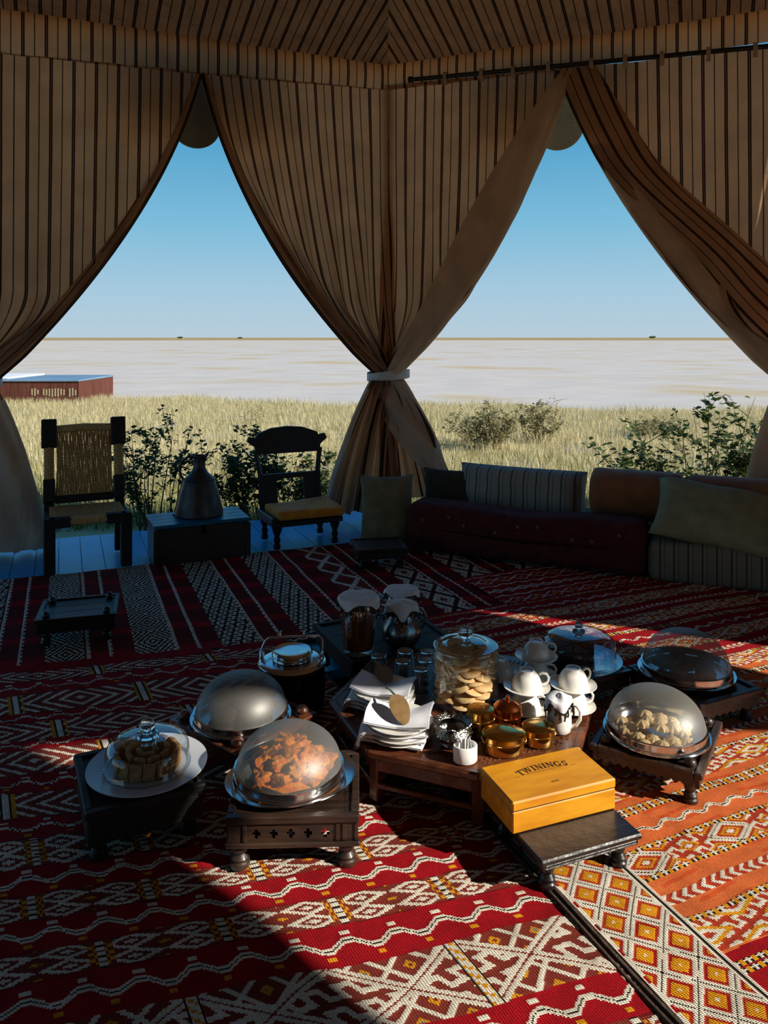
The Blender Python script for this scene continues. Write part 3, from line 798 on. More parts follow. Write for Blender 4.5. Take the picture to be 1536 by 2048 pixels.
BANDS_A = [(-.2, .15, 'm'), (.27, .365, 'm'), (.476, .665, 'b'), (.79, .885, 'm'), (.99, 1.085, 'm'), (1.19, 1.33, 'm'), (1.437, 1.582, 'f'), (1.69, 1.86, 'f'), (1.93, 2.065, 'f'), (2.135, 2.313, 'f'), (2.44, 2.54, 'f')]
def fieldA(S, Tt):
    out = np.full(S.shape, RED)
    tw = Tt+.004*np.sin(S*11)
    for k, (a, b, kind) in enumerate(BANDS_A):
        x = (tw-a)/(b-a); m = (x > 0) & (x < 1)
        sh = .13*k if k != 3 else 0.0
        if k == 4: sh = -.143
        if k == 2: sh = 0
        g = bandBig(S+sh, x, b-a) if kind == 'b' else bandFine(S+sh, x, b-a) if kind == 'f' else bandA(S+sh, x, b-a)
        out = np.where(m, g, out)
        if k+1 < len(BANDS_A):
            n = BANDS_A[k+1][0]; mid = (b+n)/2
            if n-b > .04:
                zz = tw-(mid+.020*(trap(S/.115+k*.37)-.5)*2*.62)
                out = np.where(np.abs(zz) < (.0095 if b < 1.3 else .0065), WHT, out)
                out = np.where(np.abs(zz) < .0016, BLK, out)
                tk = tri(S/.115+k*.37)
                tuft = (np.abs(zz-.024) < .006) & (tk > .80); out = np.where(tuft & ~m, WHT, out)
                tuft = (np.abs(zz+.024) < .006) & (tk < .16); out = np.where(tuft & ~m, YEL, out)
    return out

def fieldB(S, Tt):
    out = np.full(S.shape, ORG)
    tw = Tt+.003*np.sin(S*9)
    far = tw > 1.55
    out = np.where((np.sin(tw*160+np.sin(S*7)*2) > .6) & ((S*3+tw*2) % 1 < .4), RUS, out)
    out = np.where(tw < .40, RED, out); out = np.where(far, RED, out)
    def brd(t0, o): x = tw-t0; return np.where(np.abs(x) < .0075, braid(S, x, .0075), o)
    def latt(a, b, o, P=.155, sh=0.0):
        x = (tw-a)/(b-a); m = (x > 0) & (x < 1); w = b-a
        d = lattice(S, tw-a, P, w*1.0, sh, 0); e = np.abs(d-1)
        g = np.full(S.shape, DOR)
        dd = np.minimum(d, 2-d)
        g = np.where(e < .26, WHT, g); g = np.where(e < .03, BLK, g)
        g = np.where(dd < .52, YEL, g); g = np.where(dd < .34, DOR, g); g = np.where(dd < .22, WHT, g)
        hk = meander(S+tw*.6, ((tw-a-.3*S) % .05)-.025, .06, .012, .005)
        alt = (np.floor((S-sh)/P).astype(int) % 2 == 0)
        g = np.where(alt & (e < .5), np.where(hk, WHT, DOR), g)
        return np.where(m, g, o)
    for base in (-.545, 0.0, .545, 1.09, 1.635):
        h0, h1 = .405+base, .503+base
        x = (tw-h0)/(h1-h0); m = (x > 0) & (x < 1)
        d = lattice(S, tw-h0, .26, .098, .10, .0)
        hk = meander(S+tw*.7, ((tw-h0-.25*S) % .049)-.0245, .06, .012, .0055)
        g = np.where(hk, WHT, DOR); dd = np.minimum(d, 2-d)
        g = np.where(dd < .62, YEL, g); g = np.where(dd < .42, WHT, g); g = np.where(dd < .2, DOR, g)
        out = np.where(m, g, out)
        out = brd(.362+base, out); out = brd(.510+base, out)
        x = tw-(.581+base); ch = ((S-np.abs(x)*1.1)/.034) % 1.0
        out = np.where(np.abs(x) < .017, np.where(ch < .45, WHT, DOR), out)
        out = brd(.657+base, out); out = latt(.666+base, .745+base, out, sh=.04); out = brd(.752+base, out)
        z = tw-(.813+base+.009*(trap(S/.09)-.5)*2); out = np.where(np.abs(z) < .0075, WHT, out); out = np.where(np.abs(z) < .0015, BLK, out)
        out = brd(.888+base, out)
    # long border of diamonds on the left edge
    b = S < .212
    d = lattice(S, Tt, .106, .103, .0, 0); e = np.abs(d-1); dd = np.minimum(d, 2-d)
    g = np.where(e < .29, WHT, DOR); g = np.where(e < .035, BLK, g)
    g = np.where(dd < .50, YEL, g); g = np.where((dd < .10), WHT, g)
    low = Tt < .55
    g = np.where((g == DOR) & low, np.where(dd < .6, RED, DOR), g)
    out = np.where(b, g, out)
    out = np.where((S > .196) & (S < .222), np.where(np.abs(S-.209) < .003, BLK, WHT), out)
    out = np.where(S < .014, np.where(S < .005, WHT, np.where((np.floor(Tt/.02).astype(int)) % 4 == 0, RED, WHT)), out)
    return out

def fieldC(S, Tt):
    out = np.full(S.shape, DRD)
    out = np.where(np.sin(Tt*23+S*3) > .6, RED, out)
    P = .375; k = np.floor((S+.43)/P).astype(int); f = (S+.43)-k*P    # 0..P
    sw = f/.165; m = (sw > 0) & (sw < 1)
    d1 = lattice(f, Tt, .165, .26, .0825, 0); dd = np.minimum(d1, 2-d1)
    g1 = np.where(((d1*3.2) % 1.0) < .45, WHT, BLK)
    g2 = np.where(meander(Tt+f*.6, ((f-.3*Tt) % .052)-.026, .06, .013, .0065), WHT, BLK)
    g3 = np.where(np.abs(d1-1) < .14, BLK, np.where(dd < .3, BRN, WHT)); g3 = np.where(np.abs(((d1*3) % 1)-.5) < .1, BRN, g3)
    kk = k % 4
    g = np.where((kk == 3) | (kk == 2), g1, np.where((kk == 0) | (kk == 1), g2, g3)); g = np.where(k >= 3, g3, g); g = np.where(k == 2, np.where(np.abs(d1-1) < .2, WHT, BRN), g)
    out = np.where(m, g, out)
    for off in (-.012, .177, .27):
        x = f-off-.006*(tri(Tt/.05)-.5); out = np.where(np.abs(x) < .0065, WHT, out)
    z = Tt-(.035+.018*(tri(S/.045)-.5)); out = np.where(Tt < .075, BLK, out); out = np.where((Tt < .07) & (np.abs(z) < .008), WHT, out)
    return out

def fieldD(S, Tt):
    out = np.full(S.shape, RED)
    P = .16; k = np.floor(Tt/P).astype(int); x = (Tt % P)/P
    d = lattice(S, Tt, .15, P, .0, 0); dd = np.minimum(d, 2-d)
    m = x < .55
    xx = (x/.55); d2 = tri(S/.12)+np.abs(xx-.5)*2; 
    g = np.where(np.abs(d2-1) < .12, WHT, RED); g = np.where(d2 < .35, YEL, g); g = np.where(d2 > 1.75, ORG, g)
    out = np.where(m & (k % 2 == 0), g, out)
    q = np.abs(tri(S/.16)-.5)*.5; g = np.where(np.abs(np.abs(xx-.5)-q) < .07, WHT, RED); g = np.where((np.abs(xx-.5) < q-.12), TEA, g)
    out = np.where(m & (k % 2 == 1), g, out)
    z = x-(.78+.08*(trap(S/.1)-.5)); out = np.where(np.abs(z) < .035, WHT, out)
    return out

aA = math.radians(15); UA = (math.cos(aA), math.sin(aA)); VA = (-.479, .878); OA = (.795, 1.3)
aB = math.radians(24); UB = (math.cos(aB), math.sin(aB)); VB = (-math.sin(aB), math.cos(aB)); OB = (.73, 1.3)
OC = (-.299, 3.617); UC = (U0.x, U0.y); VC = (V0.x, V0.y)
rA = rug('kilim_rug', 'red kilim with cream zigzag stripes under the front left stools', OA, UA, VA,
    steps(-2.75, 0, [(-1.0, .0062), (0, .0040)][::1]), steps(.02, 2.62, [(1.15, .0040), (2.62, .0066)]), fieldA, .0, .0022)
selvedge(rA, OA, UA, VA, .004, .0, 2.6, .001, M_BROWNBRAID, h=.007)
rB = rug('kilim_rug', 'orange kilim with mustard diamond border on the right', OB, UB, VB,
    steps(0, 2.3, [(.72, .0040), (2.3, .0065)]), steps(.0, 2.56, [(1.12, .0040), (2.56, .0068)]), fieldB, .0075, .0016)
selvedge(rB, OB, UB, VB, -.006, .0, 2.35, .004, M_BROWNBRAID, h=.0075)
selvedge(rB, OB, UB, VB, -.022, .0, 2.35, .003, M_BROWNBRAID, h=.006)
rC = rug('kilim_rug', 'dark red and grey kilim with lengthwise stripes in front of the chairs', OC, UC, VC,
    steps(-2.2, 2.6, [(2.6, .0085)]), steps(0, 1.54, [(1.54, .0085)]), fieldC, -.006, .0018)
rD = rug('kilim_rug', 'red kilim with small cream motifs lying before the sofa', OB, UB, VB,
    steps(1.046, 3.2, [(3.2, .0085)]), steps(2.02, 3.05, [(3.05, .0085)]), fieldD, .001, .002)

# ================================================================ LOW TABLES AND STOOLS
def turned(h, r):
    return [(0, 0), (r*.95, 0), (r, h*.06), (r, h*.20), (r*.82, h*.26), (r*.92, h*.36), (r*.78, h*.44), (r*.62, h*.52), (r*.78, h*.60), (r*.84, h*.72), (r*.7, h*.86), (r*.74, h), (0, h)]
def knob_prof(r):
    return [(0, 0), (r*1.1, 0), (r*1.1, r*.25), (r*.75, r*.35), (r, r*.7), (r*.95, r*1.1), (r*.6, r*1.45), (r*.25, r*1.6), (0, r*1.62)]

def zig_board(L, z0, z1, th, teeth, depth):
    """apron board in XZ with a saw-toothed lower edge"""
    top = [(-L/2, z1), (L/2, z1)]; bot = [(L/2, z0)]
    for k in range(teeth):
        x0 = L/2-L*k/teeth; x1 = L/2-L*(k+.5)/teeth; x2 = L/2-L*(k+1)/teeth
        bot += [(x1, z0+depth), (x2, z0)]
    m = MB(); n = 0
    # strips between consecutive lower points
    xs = [p[0] for p in bot]; zs = [p[1] for p in bot]
    v = []; f = []
    for y in (-th/2, th/2):
        for x, z in zip(xs, zs): v.append((x, y, z))
        for x in xs: v.append((x, y, z1))
    n = len(xs)
    for s, o in ((0, 0), (1, 2*n)):
        for i in range(n-1): f.append((o+i, o+i+1, o+n+i+1, o+n+i))
    for i in range(n-1):
        f.append((i, i+1, 2*n+i+1, 2*n+i)); f.append((n+i, n+i+1, 3*n+i+1, 3*n+i))
    f.append((0, n, 3*n, 2*n)); f.append((n-1, 2*n-1, 4*n-1, 3*n-1))
    return v, f

def stool(name, label, loc, rz, w, d, zt, leg_h, inset, leg_r, mat, knob=False, teeth=0, cat='stool', plank=3, holes=False, flat=False):
    t = thing(name, label, cat, (loc[0], loc[1], .004), rz)
    th = .016
    if flat:
        build('top_board', MB().add(box(w, d, th, .004), T(0, 0, zt-th/2)), mat, t, smooth=0); plank = 0
    # top boards inside a frame
    for k in range(plank):
        bw = (d-.044)/plank
        build('top_board', MB().add(box(w-.02, bw-.0016, th-.003, .0015), T(0, -d/2+.022+bw*(k+.5), zt-th/2-.003)), mat, t, smooth=0)
    for s in (() if flat else (-1, 1)):
        build('frame_rail', MB().add(box(w, .024, th+.004, .003), T(0, s*(d/2-.011), zt-th/2+.001)), mat, t, smooth=0)
        build('frame_rail', MB().add(box(.022, d-.046, th+.004, .003), T(s*(w/2-.011), 0, zt-th/2+.001)), mat, t, smooth=0)
    ah = zt-th-leg_h
    for s in (-1, 1):
        if holes and s == -1: continue
        if teeth:
            build('apron', MB().add(zig_board(w-.02, leg_h-.004, zt-th, .014, teeth, .010), T(0, s*(d/2-.016), 0)), mat, t, smooth=0)
        else:
            a = MB().add(box(w-.016, .014, ah, .002), T(0, s*(d/2-.014), leg_h+ah/2))
            a.add(box(w-.03, .004, .004, .001), T(0, s*(d/2-.0065), leg_h+ah*.28)); a.add(box(w-.03, .004, .004, .001), T(0, s*(d/2-.0065), leg_h+ah*.8))
            build('apron', a, mat, t, smooth=0)
        if teeth:
            build('apron', MB().add(zig_board(d-.05, leg_h-.004, zt-th, .014, teeth, .010), T(s*(w/2-.016), 0, 0, rz=PI/2)), mat, t, smooth=0)
        else:
            build('apron', MB().add(box(.014, d-.048, ah, .002), T(s*(w/2-.014), 0, leg_h+ah/2)), mat, t, smooth=0)
    for sx in (-1, 1):
        for sy in (-1, 1):
            lg = build('leg', MB().add(lathe(turned(leg_h+.004, leg_r), 20)), mat, t, (sx*(w/2-inset), sy*(d/2-inset), 0))
            if knob:
                build('knob', MB().add(lathe(knob_prof(leg_r*.82), 16)), mat, lg, (0, 0, zt-.004))
    return t

# S1 black stool carrying the tea box
u1 = Vector((.931, .363)); v1 = Vector((-.363, .931)); f1 = Vector((.390, 1.915))
s1c = f1+u1*.154+v1*.150
stool('low_stool', 'small black low stool under the yellow tea box', s1c, math.atan2(.363, .931), .308, .30, .0985, .068, .044, .0225, M_BLACKW, flat=True)
# S2 carved stool with cut-outs
s2 = stool('low_stool', 'carved brown low stool with five cross cut outs in front', (-.245, 2.185), math.radians(2), .35, .325, .142, .066, .034, .027, M_WOOD, holes=True, plank=2)
xs = [-.165]; zs = [.066, .084, .091, .101, .108, .126]
xx = []
for k in range(5):
    cx_ = -.095+.045*k
    xx += [cx_-.011, cx_-.0045, cx_+.0045, cx_+.011]
xs = [-.167]+xx+[.167]
def fil(i, k):
    j = (i-1) % 4
    if i == 0 or i == len(xs)-2 or (i-1) // 4 > 4: return True
    if j == 3: return True
    if k == 0 or k == 4: return True
    if k == 2: return False
    return j != 1
front = MB().add(cellplate(xs, zs, fil, .012), T(0, -.148, 0))
build('apron', front, M_WOOD, s2, smooth=0)
build('lower_rail', MB().add(box(.352, .020, .014, .003), T(0, -.151, .068)), M_WOOD, s2, smooth=0)
for x in (-.167, -.125, .118, .135, .167):
    build('stile', MB().add(box(.010, .004, .046, .001), T(x, -.156, .100)), M_WOOD, s2, smooth=0)
dots = MB()
for k in range(26):
    for q in (0, 1): dots.add(lathe([(.0022, 0), (.0016, .0014), (0, .0018)], 6), T(.145+.010*q, -.13+.0105*k, .1425))
build('carved_dots', dots, M_WOOD, s2)['kind'] = 'stuff'
# S3 knob stool behind it
stool('low_stool', 'red brown low stool with knobs under the rear left mesh cover', (-.470, 2.60), math.radians(50), .35, .345, .125, .07, .036, .026, M_WOODR, knob=True)
# S4 dark long stool under the cake plate
stool('low_table', 'near black low table under the glass cloche at left', (-.715, 2.250), math.radians(26.7), .32, .33, .142, .05, .04, .024, M_DARKM, plank=2, cat='table')
# S5 right knob stool with toothed apron
stool('low_stool', 'dark low stool with toothed apron and knobs at right', (.890, 2.520), math.radians(58), .375, .335, .110, .066, .040, .022, M_WOOD, knob=True, teeth=11)
# S6 rear right stool
stool('low_stool', 'dark low stool under the farthest right mesh cover', (1.160, 2.915), math.radians(25), .31, .36, .118, .06, .04, .023, M_WOOD, teeth=9)
# S7 stool under glass cake dome
stool('low_stool', 'dark low stool under the big glass cake dome', (.765, 3.05), math.radians(24), .28, .30, .118, .06, .04, .022, M_BLACKW)
# T2 stool carrying pitcher and jugs
stool('low_table', 'dark low table holding the iced tea and covered jugs', (0.0, 3.228), math.radians(25), .47, .44, .165, .09, .04, .024, M_DARKM, plank=3, cat='table')
# small dark stools on the far rug
stool('low_stool', 'small dark low stool with knobs alone on the far left rug', (-1.44, 3.66), math.radians(16), .35, .30, .125, .06, .045, .022, M_BLACKW, knob=True)
stool('low_stool', 'small dark low stool in front of the beige pillow', (-.03, 4.80), math.radians(10), .32, .28, .12, .06, .045, .022, M_BLACKW)

# octagonal main table
TC = Vector((.265, 2.64)); TR = .452; TZ = .168; TA = math.radians(23+22.5)
def octo(R, off=0.0): return [(R*math.cos(TA+PI/4*k+off), R*math.sin(TA+PI/4*k+off)) for k in range(8)]
tt = thing('octagonal_table', 'low octagonal carved wooden table crowded with tea things', 'table', (TC.x, TC.y, .004))
build('table_top', MB().add(prism(octo(TR-.02), TZ-.024, TZ-.004)), M_WOODR, tt, smooth=0)
for k in range(8):
    a = Vector(octo(TR)[k]); b = Vector(octo(TR)[(k+1) % 8]); m = (a+b)/2; an = math.atan2((b-a).y, (b-a).x); L = (b-a).length; inn = -m.normalized()
    build('edge_moulding', MB().add(box(L, .030, .026, .006), T(m.x+inn.x*.013, m.y+inn.y*.013, TZ-.017, rz=an)), M_WOODR, tt, smooth=0)
    p = m+inn*.045; cb = MB()
    n = int((L-.05)/.017)
    for q in range(n):
        x = -L/2+.033+q*.017
        cb.add(([(x, -.006, 0), (x+.015, -.006, 0), (x+.0075, .008, 0), (x+.0075, -.001, .003)], [(0, 1, 3), (1, 2, 3), (2, 0, 3)]), T(p.x, p.y, TZ-.004, rz=an))
        cb.add(box(.012, .003, .003), T(p.x+inn.x*.014+math.cos(an)*(x+.007), p.y+inn.y*.014+math.sin(an)*(x+.007), TZ-.003, rz=an+.6))
    build('carved_border', cb, M_WOODR, tt, smooth=0)['kind'] = 'stuff'
    a2 = Vector(octo(TR-.03)[k]); b2 = Vector(octo(TR-.03)[(k+1) % 8]); m2 = (a2+b2)/2
    build('apron', MB().add(box((b2-a2).length-.03, .014, .045, .002), T(m2.x, m2.y, TZ-.052, rz=an)), M_WOODR, tt, smooth=0)
    if k not in (7, 0, 6):
        build('stretcher', MB().add(box((b2-a2).length-.02, .018, .016, .003), T(m2.x, m2.y, .05, rz=an)), M_WOODR, tt, smooth=0)
    build('leg', MB().add(box(.034, .034, TZ-.03, .004), T(a2.x*.97, a2.y*.97, (TZ-.03)/2, rz=TA+PI/4*k)), M_WOODR, tt, smooth=0)
TZ += .004

# ================================================================ COVERED DISHES
def dome_cover(name, label, loc, R, h, group=None):
    t = thing(name, label, 'food cover', loc)
    rp = [(R, 0), (R+.006, .001), (R+.007, .004), (R+.003, .006), (R+.002, .020), (R+.005, .022), (R+.005, .0255), (R, .027), (R-.004, .024), (R-.003, .002), (R, 0)]
    build('steel_rim', MB().add(lathe(rp, 72)), M_STEEL, t)
    v = []; f = []; uv = []; nr = 22; seg = 72
    for j in range(nr+1):
        an = PI/2*j/nr; r = (R-.002)*math.cos(an)**.88 if j < nr else 0.0; z = .022+h*math.sin(an)**1.0
        for k in range(seg):
            q = 2*PI*k/seg; x, y = r*math.cos(q), r*math.sin(q)
            v.append((x, y, z)); rr = an*R; uv.append((rr*0+q*R*.9, an*R*1.05))
    # uv seam: duplicate column
    v2 = []; u2 = []
    for j in range(nr+1):
        for k in range(seg+1):
            v2.append(v[j*seg+(k % seg)]); q = 2*PI*k/seg; u2.append((v2[-1][0], v2[-1][1]))
    for j in range(nr):
        for k in range(seg): f.append((j*(seg+1)+k, j*(seg+1)+k+1, (j+1)*(seg+1)+k+1, (j+1)*(seg+1)+k))
    # planar wire grid, stretched up the sides by the arc height
    u3 = [(x+0*z, y+z*.8) for (x, y, z) in v2]
    build('gauze_dome', MB().add((v2, f, u3)), M_MESH, t, smooth=180)
    return t

def plate(name, label, loc, R, mat, h=.016, sx=1, sy=1, rz=0, cat='plate', group=None):
    p = [(0, .003), (R*.58, .003), (R*.66, .005), (R*.95, h), (R, h+.001), (R, h-.002), (R*.96, h-.004), (R*.66, 0), (R*.55, 0), (0, 0)]
    o = build(name, MB().add(lathe(p, 56, sx, sy)), mat, None, loc, (0, 0, rz))
    tag(o, label, cat, group); return o

# front mesh cover
plate('serving_plate', 'oval steel tray under the front mesh food cover', (-.262, 2.195, .1495), .165, M_STEEL, .014, 1.13, .93, math.radians(20))
dome_cover('food_cover', 'fine steel mesh dome over golden fried food, front left', (-.270, 2.205, .163), .150, .106)
def lump(R, seed, sx=1, sy=1, sz=1, rough=.28):
    r = random.Random(seed); ph = [r.uniform(0, 6.28) for _ in range(9)]
    v, f = lathe([(math.sin(PI*k/10), -math.cos(PI*k/10)) if 0 < k < 10 else (0, -math.cos(PI*k/10)) for k in range(11)], 16)
    w = []
    for x, y, z in v:
        d = 1+rough*(math.sin(4*x+ph[0])*math.sin(5*y+ph[1])+.7*math.sin(8*z+ph[2]+3*x)+.5*math.sin(11*y+ph[3]+7*x)*math.sin(9*z+ph[4]))
        w.append((x*R*sx*d, y*R*sy*d, z*R*sz*d))
    return w, f
for k in range(22):
    a = 2.4*k; rr = .0205*math.sqrt(k)*1.12
    z = .163+.022+.058*(1-(rr/.105)**2)*(.6+.4*random.random())
    o = build('fritter', MB().add(lump(.024, k, 1.2, .9, .75)), M_FRIED, None, (-.268+rr*math.cos(a), 2.205+rr*math.sin(a), z if k < 14 else .188), (random.uniform(-.5, .5), random.uniform(-.5, .5), random.uniform(0, 6)), smooth=60)
    tag(o, 'golden fried piece heaped under the front left mesh cover', 'food', 'golden fried pieces under the front left mesh cover')
base_h = build('fritter_bed', MB().add(lump(.11, 99, 1, 1, .16, .1)), M_FRIED, None, (-.268, 2.205, .172)); tag(base_h, 'flat layer of golden crumbs beneath the fried pieces', 'food', kind='stuff')

# rear left mesh cover
plate('serving_plate', 'steel plate under the rear left mesh cover', (-.476, 2.580, .133), .166, M_STEEL, .012)
dome_cover('food_cover', 'shaded steel mesh dome on the rear left stool', (-.474, 2.575, .146), .150, .112)
for k in range(7):
    a = k*1.05; rr = .075 if k else 0
    o = build('muffin', MB().add(lathe([(0, 0), (.026, 0), (.033, .03), (.037, .034), (.034, .05), (.02, .06), (0, .063)], 18)), M_CAKE, None, (-.474+rr*math.cos(a), 2.575+rr*math.sin(a), .1375))
    tag(o, 'dark muffin half hidden under the rear left mesh cover', 'muffin', 'dark muffins under the rear left mesh cover')

# right mesh cover with piped biscuits
plate('serving_plate', 'steel rimmed plate under the right mesh cover', (.880, 2.505, .1175), .166, M_STEEL, .013)
dome_cover('food_cover', 'sunlit steel mesh dome over piped biscuits at right', (.880, 2.505, .131), .152, .112)
def piped(R):
    v, f = lathe([(0, 0), (R*.9, 0), (R, R*.25), (R*.92, R*.5), (R*.66, R*.75), (R*.3, R*.9), (0, R*.98)], 28)
    w = []
    for x, y, z in v:
        a = math.atan2(y, x); r = math.hypot(x, y)*(1+.16*math.cos(7*a+z*40)); w.append((r*math.cos(a), r*math.sin(a), z))
    return w, f
pb0 = None
for k in range(24):
    a = 2.4*k; rr = .0255*math.sqrt(k+.3); zz = .1225 if k > 6 else .1225+.024
    if pb0 is None: pb0 = build('piped_biscuit', MB().add(piped(.022)), M_MERINGUE)
    o = pb0 if k == 0 else pb0.copy()
    if k: COL.objects.link(o)
    o.location = (.880+rr*math.cos(a)*.93, 2.505+rr*math.sin(a)*.93, zz); o.rotation_euler = (random.uniform(-.2, .2), random.uniform(-.2, .2), random.uniform(0, 6))
    tag(o, 'pale piped swirl biscuit under the sunlit right mesh cover', 'biscuit', 'piped biscuits under the right mesh cover')

# far right mesh cover
plate('serving_plate', 'steel plate under the far right mesh cover', (1.148, 2.945, .125), .176, M_STEEL, .012)
dome_cover('food_cover', 'dark steel mesh dome farthest right before the sofa', (1.148, 2.945, .138), .158, .125)
for k in range(6):
    a = k*1.25+.3; rr = .08 if k else 0
    o = build('pastry', MB().add(lump(.032, 40+k, 1.3, .9, .8, .15)), M_CAKE, None, (1.148+rr*math.cos(a), 2.945+rr*math.sin(a), .158), (0, 0, a))
    tag(o, 'dark pastry half hidden under the far right mesh cover', 'pastry', 'dark pastries under the far right mesh cover')

# glass cloche on grey plate, left
plate('cake_plate', 'large pale blue grey plate under the left glass cloche', (-.689, 2.258, .149), .170, M_GREYPL, .012)
def cloche(label, loc, R, H, kr):
    t = thing('glass_cloche', label, 'cloche', loc)
    prof = [(R, 0), (R+.003, .002), (R, .005), (R, H*.45), (R*.985, H*.62), (R*.93, H*.78), (R*.82, H*.89), (R*.64, H*.96), (R*.42, H*.99), (R*.2, H), (0, H)]
    build('glass_dome', MB().add(lathe(prof, 56)), M_GLASS, t, smooth=180)
    build('rim', MB().add(lathe([(R-.002, 0), (R+.004, .0), (R+.004, .005), (R-.002, .005), (R-.002, 0)], 56)), M_GLASS2, t)
    kp = [(0, H), (kr*1.6, H), (kr*1.5, H+kr*.25), (kr*.6, H+kr*.35), (kr*.5, H+kr*.7)]+[(kr*math.sin(q), H+kr*1.45-kr*math.cos(q)) for q in np.linspace(.55, PI, 12)]
    kp[-1] = (0, kp[-1][1])
    build('knob', MB().add(lathe(kp, 28)), M_SOLIDG, t, smooth=180)
    return t
cloche('clear glass cloche with ball knob over rusks at left', (-.689, 2.258, .1535), .119, .088, .021)
rk = build('rusk', MB().add(box(.034, .014, .046, .003)), M_RUSK)
n = 0
for ring, cnt in ((.085, 15), (.055, 9), (.022, 4)):
    for k in range(cnt):
        a = 2*PI*k/cnt+ring*20
        o = rk if n == 0 else rk.copy()
        if n: COL.objects.link(o)
        n += 1
        o.location = (-.689+ring*math.cos(a), 2.258+ring*math.sin(a), .152+.025+(.0 if ring > .06 else .004)); o.rotation_euler = (random.uniform(-.12, .12), random.uniform(-.1, .1), a+PI/2+random.uniform(-.25, .25))
        tag(o, 'brown rusk slice standing in a ring under the left glass cloche', 'rusk', 'rusks under the left glass cloche')

# big glass cake dome, right rear
plate('cake_plate', 'clear glass cake plate under the large dome', (.765, 3.045, .126), .166, M_GLASS2, .016)
cloche('large clear glass cake dome on the rear right stool', (.765, 3.045, .133), .142, .112, .016)
ck = thing('chocolate_cake', 'dark chocolate cake under the large glass dome', 'cake', (.745, 3.055, .129))
for k in range(7):
    a0_, a1_ = 2*PI*k/9+.3, 2*PI*(k+1)/9+.26
    pol = [(.012*math.cos((a0_+a1_)/2), .012*math.sin((a0_+a1_)/2))]+[(.095*math.cos(q), .095*math.sin(q)) for q in np.linspace(a0_, a1_, 6)]
    build('cake_slice', MB().add(prism(pol, 0, .062+.006*random.random())), M_CAKE, ck, smooth=30)

# ================================================================ POT WITH LID (rear left)
kt = thing('lidded_pot', 'black lidded metal pot with folded wire handle', 'pot', (-.343, 2.898, .004))
build('body', MB().add(lathe([(0, 0), (.10, 0), (.113, .01), (.122, .05), (.124, .12), (.120, .165), (.118, .178)], 48)), M_BLACKPOT, kt)
build('shoulder', MB().add(lathe([(.120, .172), (.126, .178), (.127, .186), (.122, .192), (.10, .196), (.075, .198), (.0, .198)], 48)), M_STEEL, kt)
build('lid', MB().add(lathe([(0, .198), (.070, .198), (.076, .202), (.076, .212), (.072, .216), (.076, .220), (.072, .228), (.067, .2315), (.064, .2302), (.03, .2302), (0, .2302)], 48)), M_STEEL, kt)
hb = MB().add(tube([(-.118, -.01, .197), (-.118, .0, .222), (-.112, .06, .235), (-.10, .095, .236), (.09, .105, .240), (.108, .07, .238), (.115, .0, .222), (.115, -.01, .197)], .0045, 8))
build('bail_handle', hb, M_STEEL, kt)
for s in (-1, 1):
    build('lug', MB().add(box(.012, .03, .026, .003), T(s*.112, .0, .205)), M_STEEL, kt)
    build('peg', MB().add(lathe([(0, 0), (.004, 0), (.004, .024), (0, .025)], 8)), M_STEEL, kt, (s*.045-.01, .10, .236))

# ================================================================ TEA CADDY
cd = thing('tea_box', 'honey coloured wooden tea box with black lettering on its lid', 'box', (.455, 2.160, .1030), math.radians(20.5))
bw, bd, bh = .322, .178, .084; lh = .026
build('body', MB().add(box(bw, bd, bh-lh-.001, .003), T(0, 0, (bh-lh-.001)/2)), M_TEAW, cd, smooth=0)
lid = build('lid', MB().add(box(bw+.003, bd+.003, lh, .004), T(0, 0, bh-lh/2)), M_TEAW, cd, smooth=0)
build('hinge_strip', MB().add(box(bw-.004, bd-.004, .0016), T(0, 0, bh-lh-.0006)), M_INK, cd, smooth=0)
# lettering: serif capitals built from strokes, set on a shallow arc
def quad(x0, y0, x1, y1, w0, w1=None):
    w1 = w0 if w1 is None else w1
    return [[(x0-w0/2, y0), (x0+w0/2, y0), (x1+w1/2, y1), (x1-w1/2, y1)]]
def bar(x0, x1, y, h): return [[(x0, y), (x1, y), (x1, y+h), (x0, y+h)]]
def arc(cx_, cy_, rx, ry, a0, a1, wf, n=12):
    out = []
    for k in range(n):
        p = []
        for q in (k, k+1):
            a = a0+(a1-a0)*q/n; w = wf(q/n); p.append(((cx_+(rx-w/2)*math.cos(a), cy_+(ry-w/2*.7)*math.sin(a)), (cx_+(rx+w/2)*math.cos(a), cy_+(ry+w/2*.7)*math.sin(a))))
        out.append([p[0][0], p[0][1], p[1][1], p[1][0]])
    return out
TK, TN, SH = .20, .07, .06
def ser(x, y, w=.17, top=False): return bar(x-w, x+w, y-(SH if top else 0), SH)
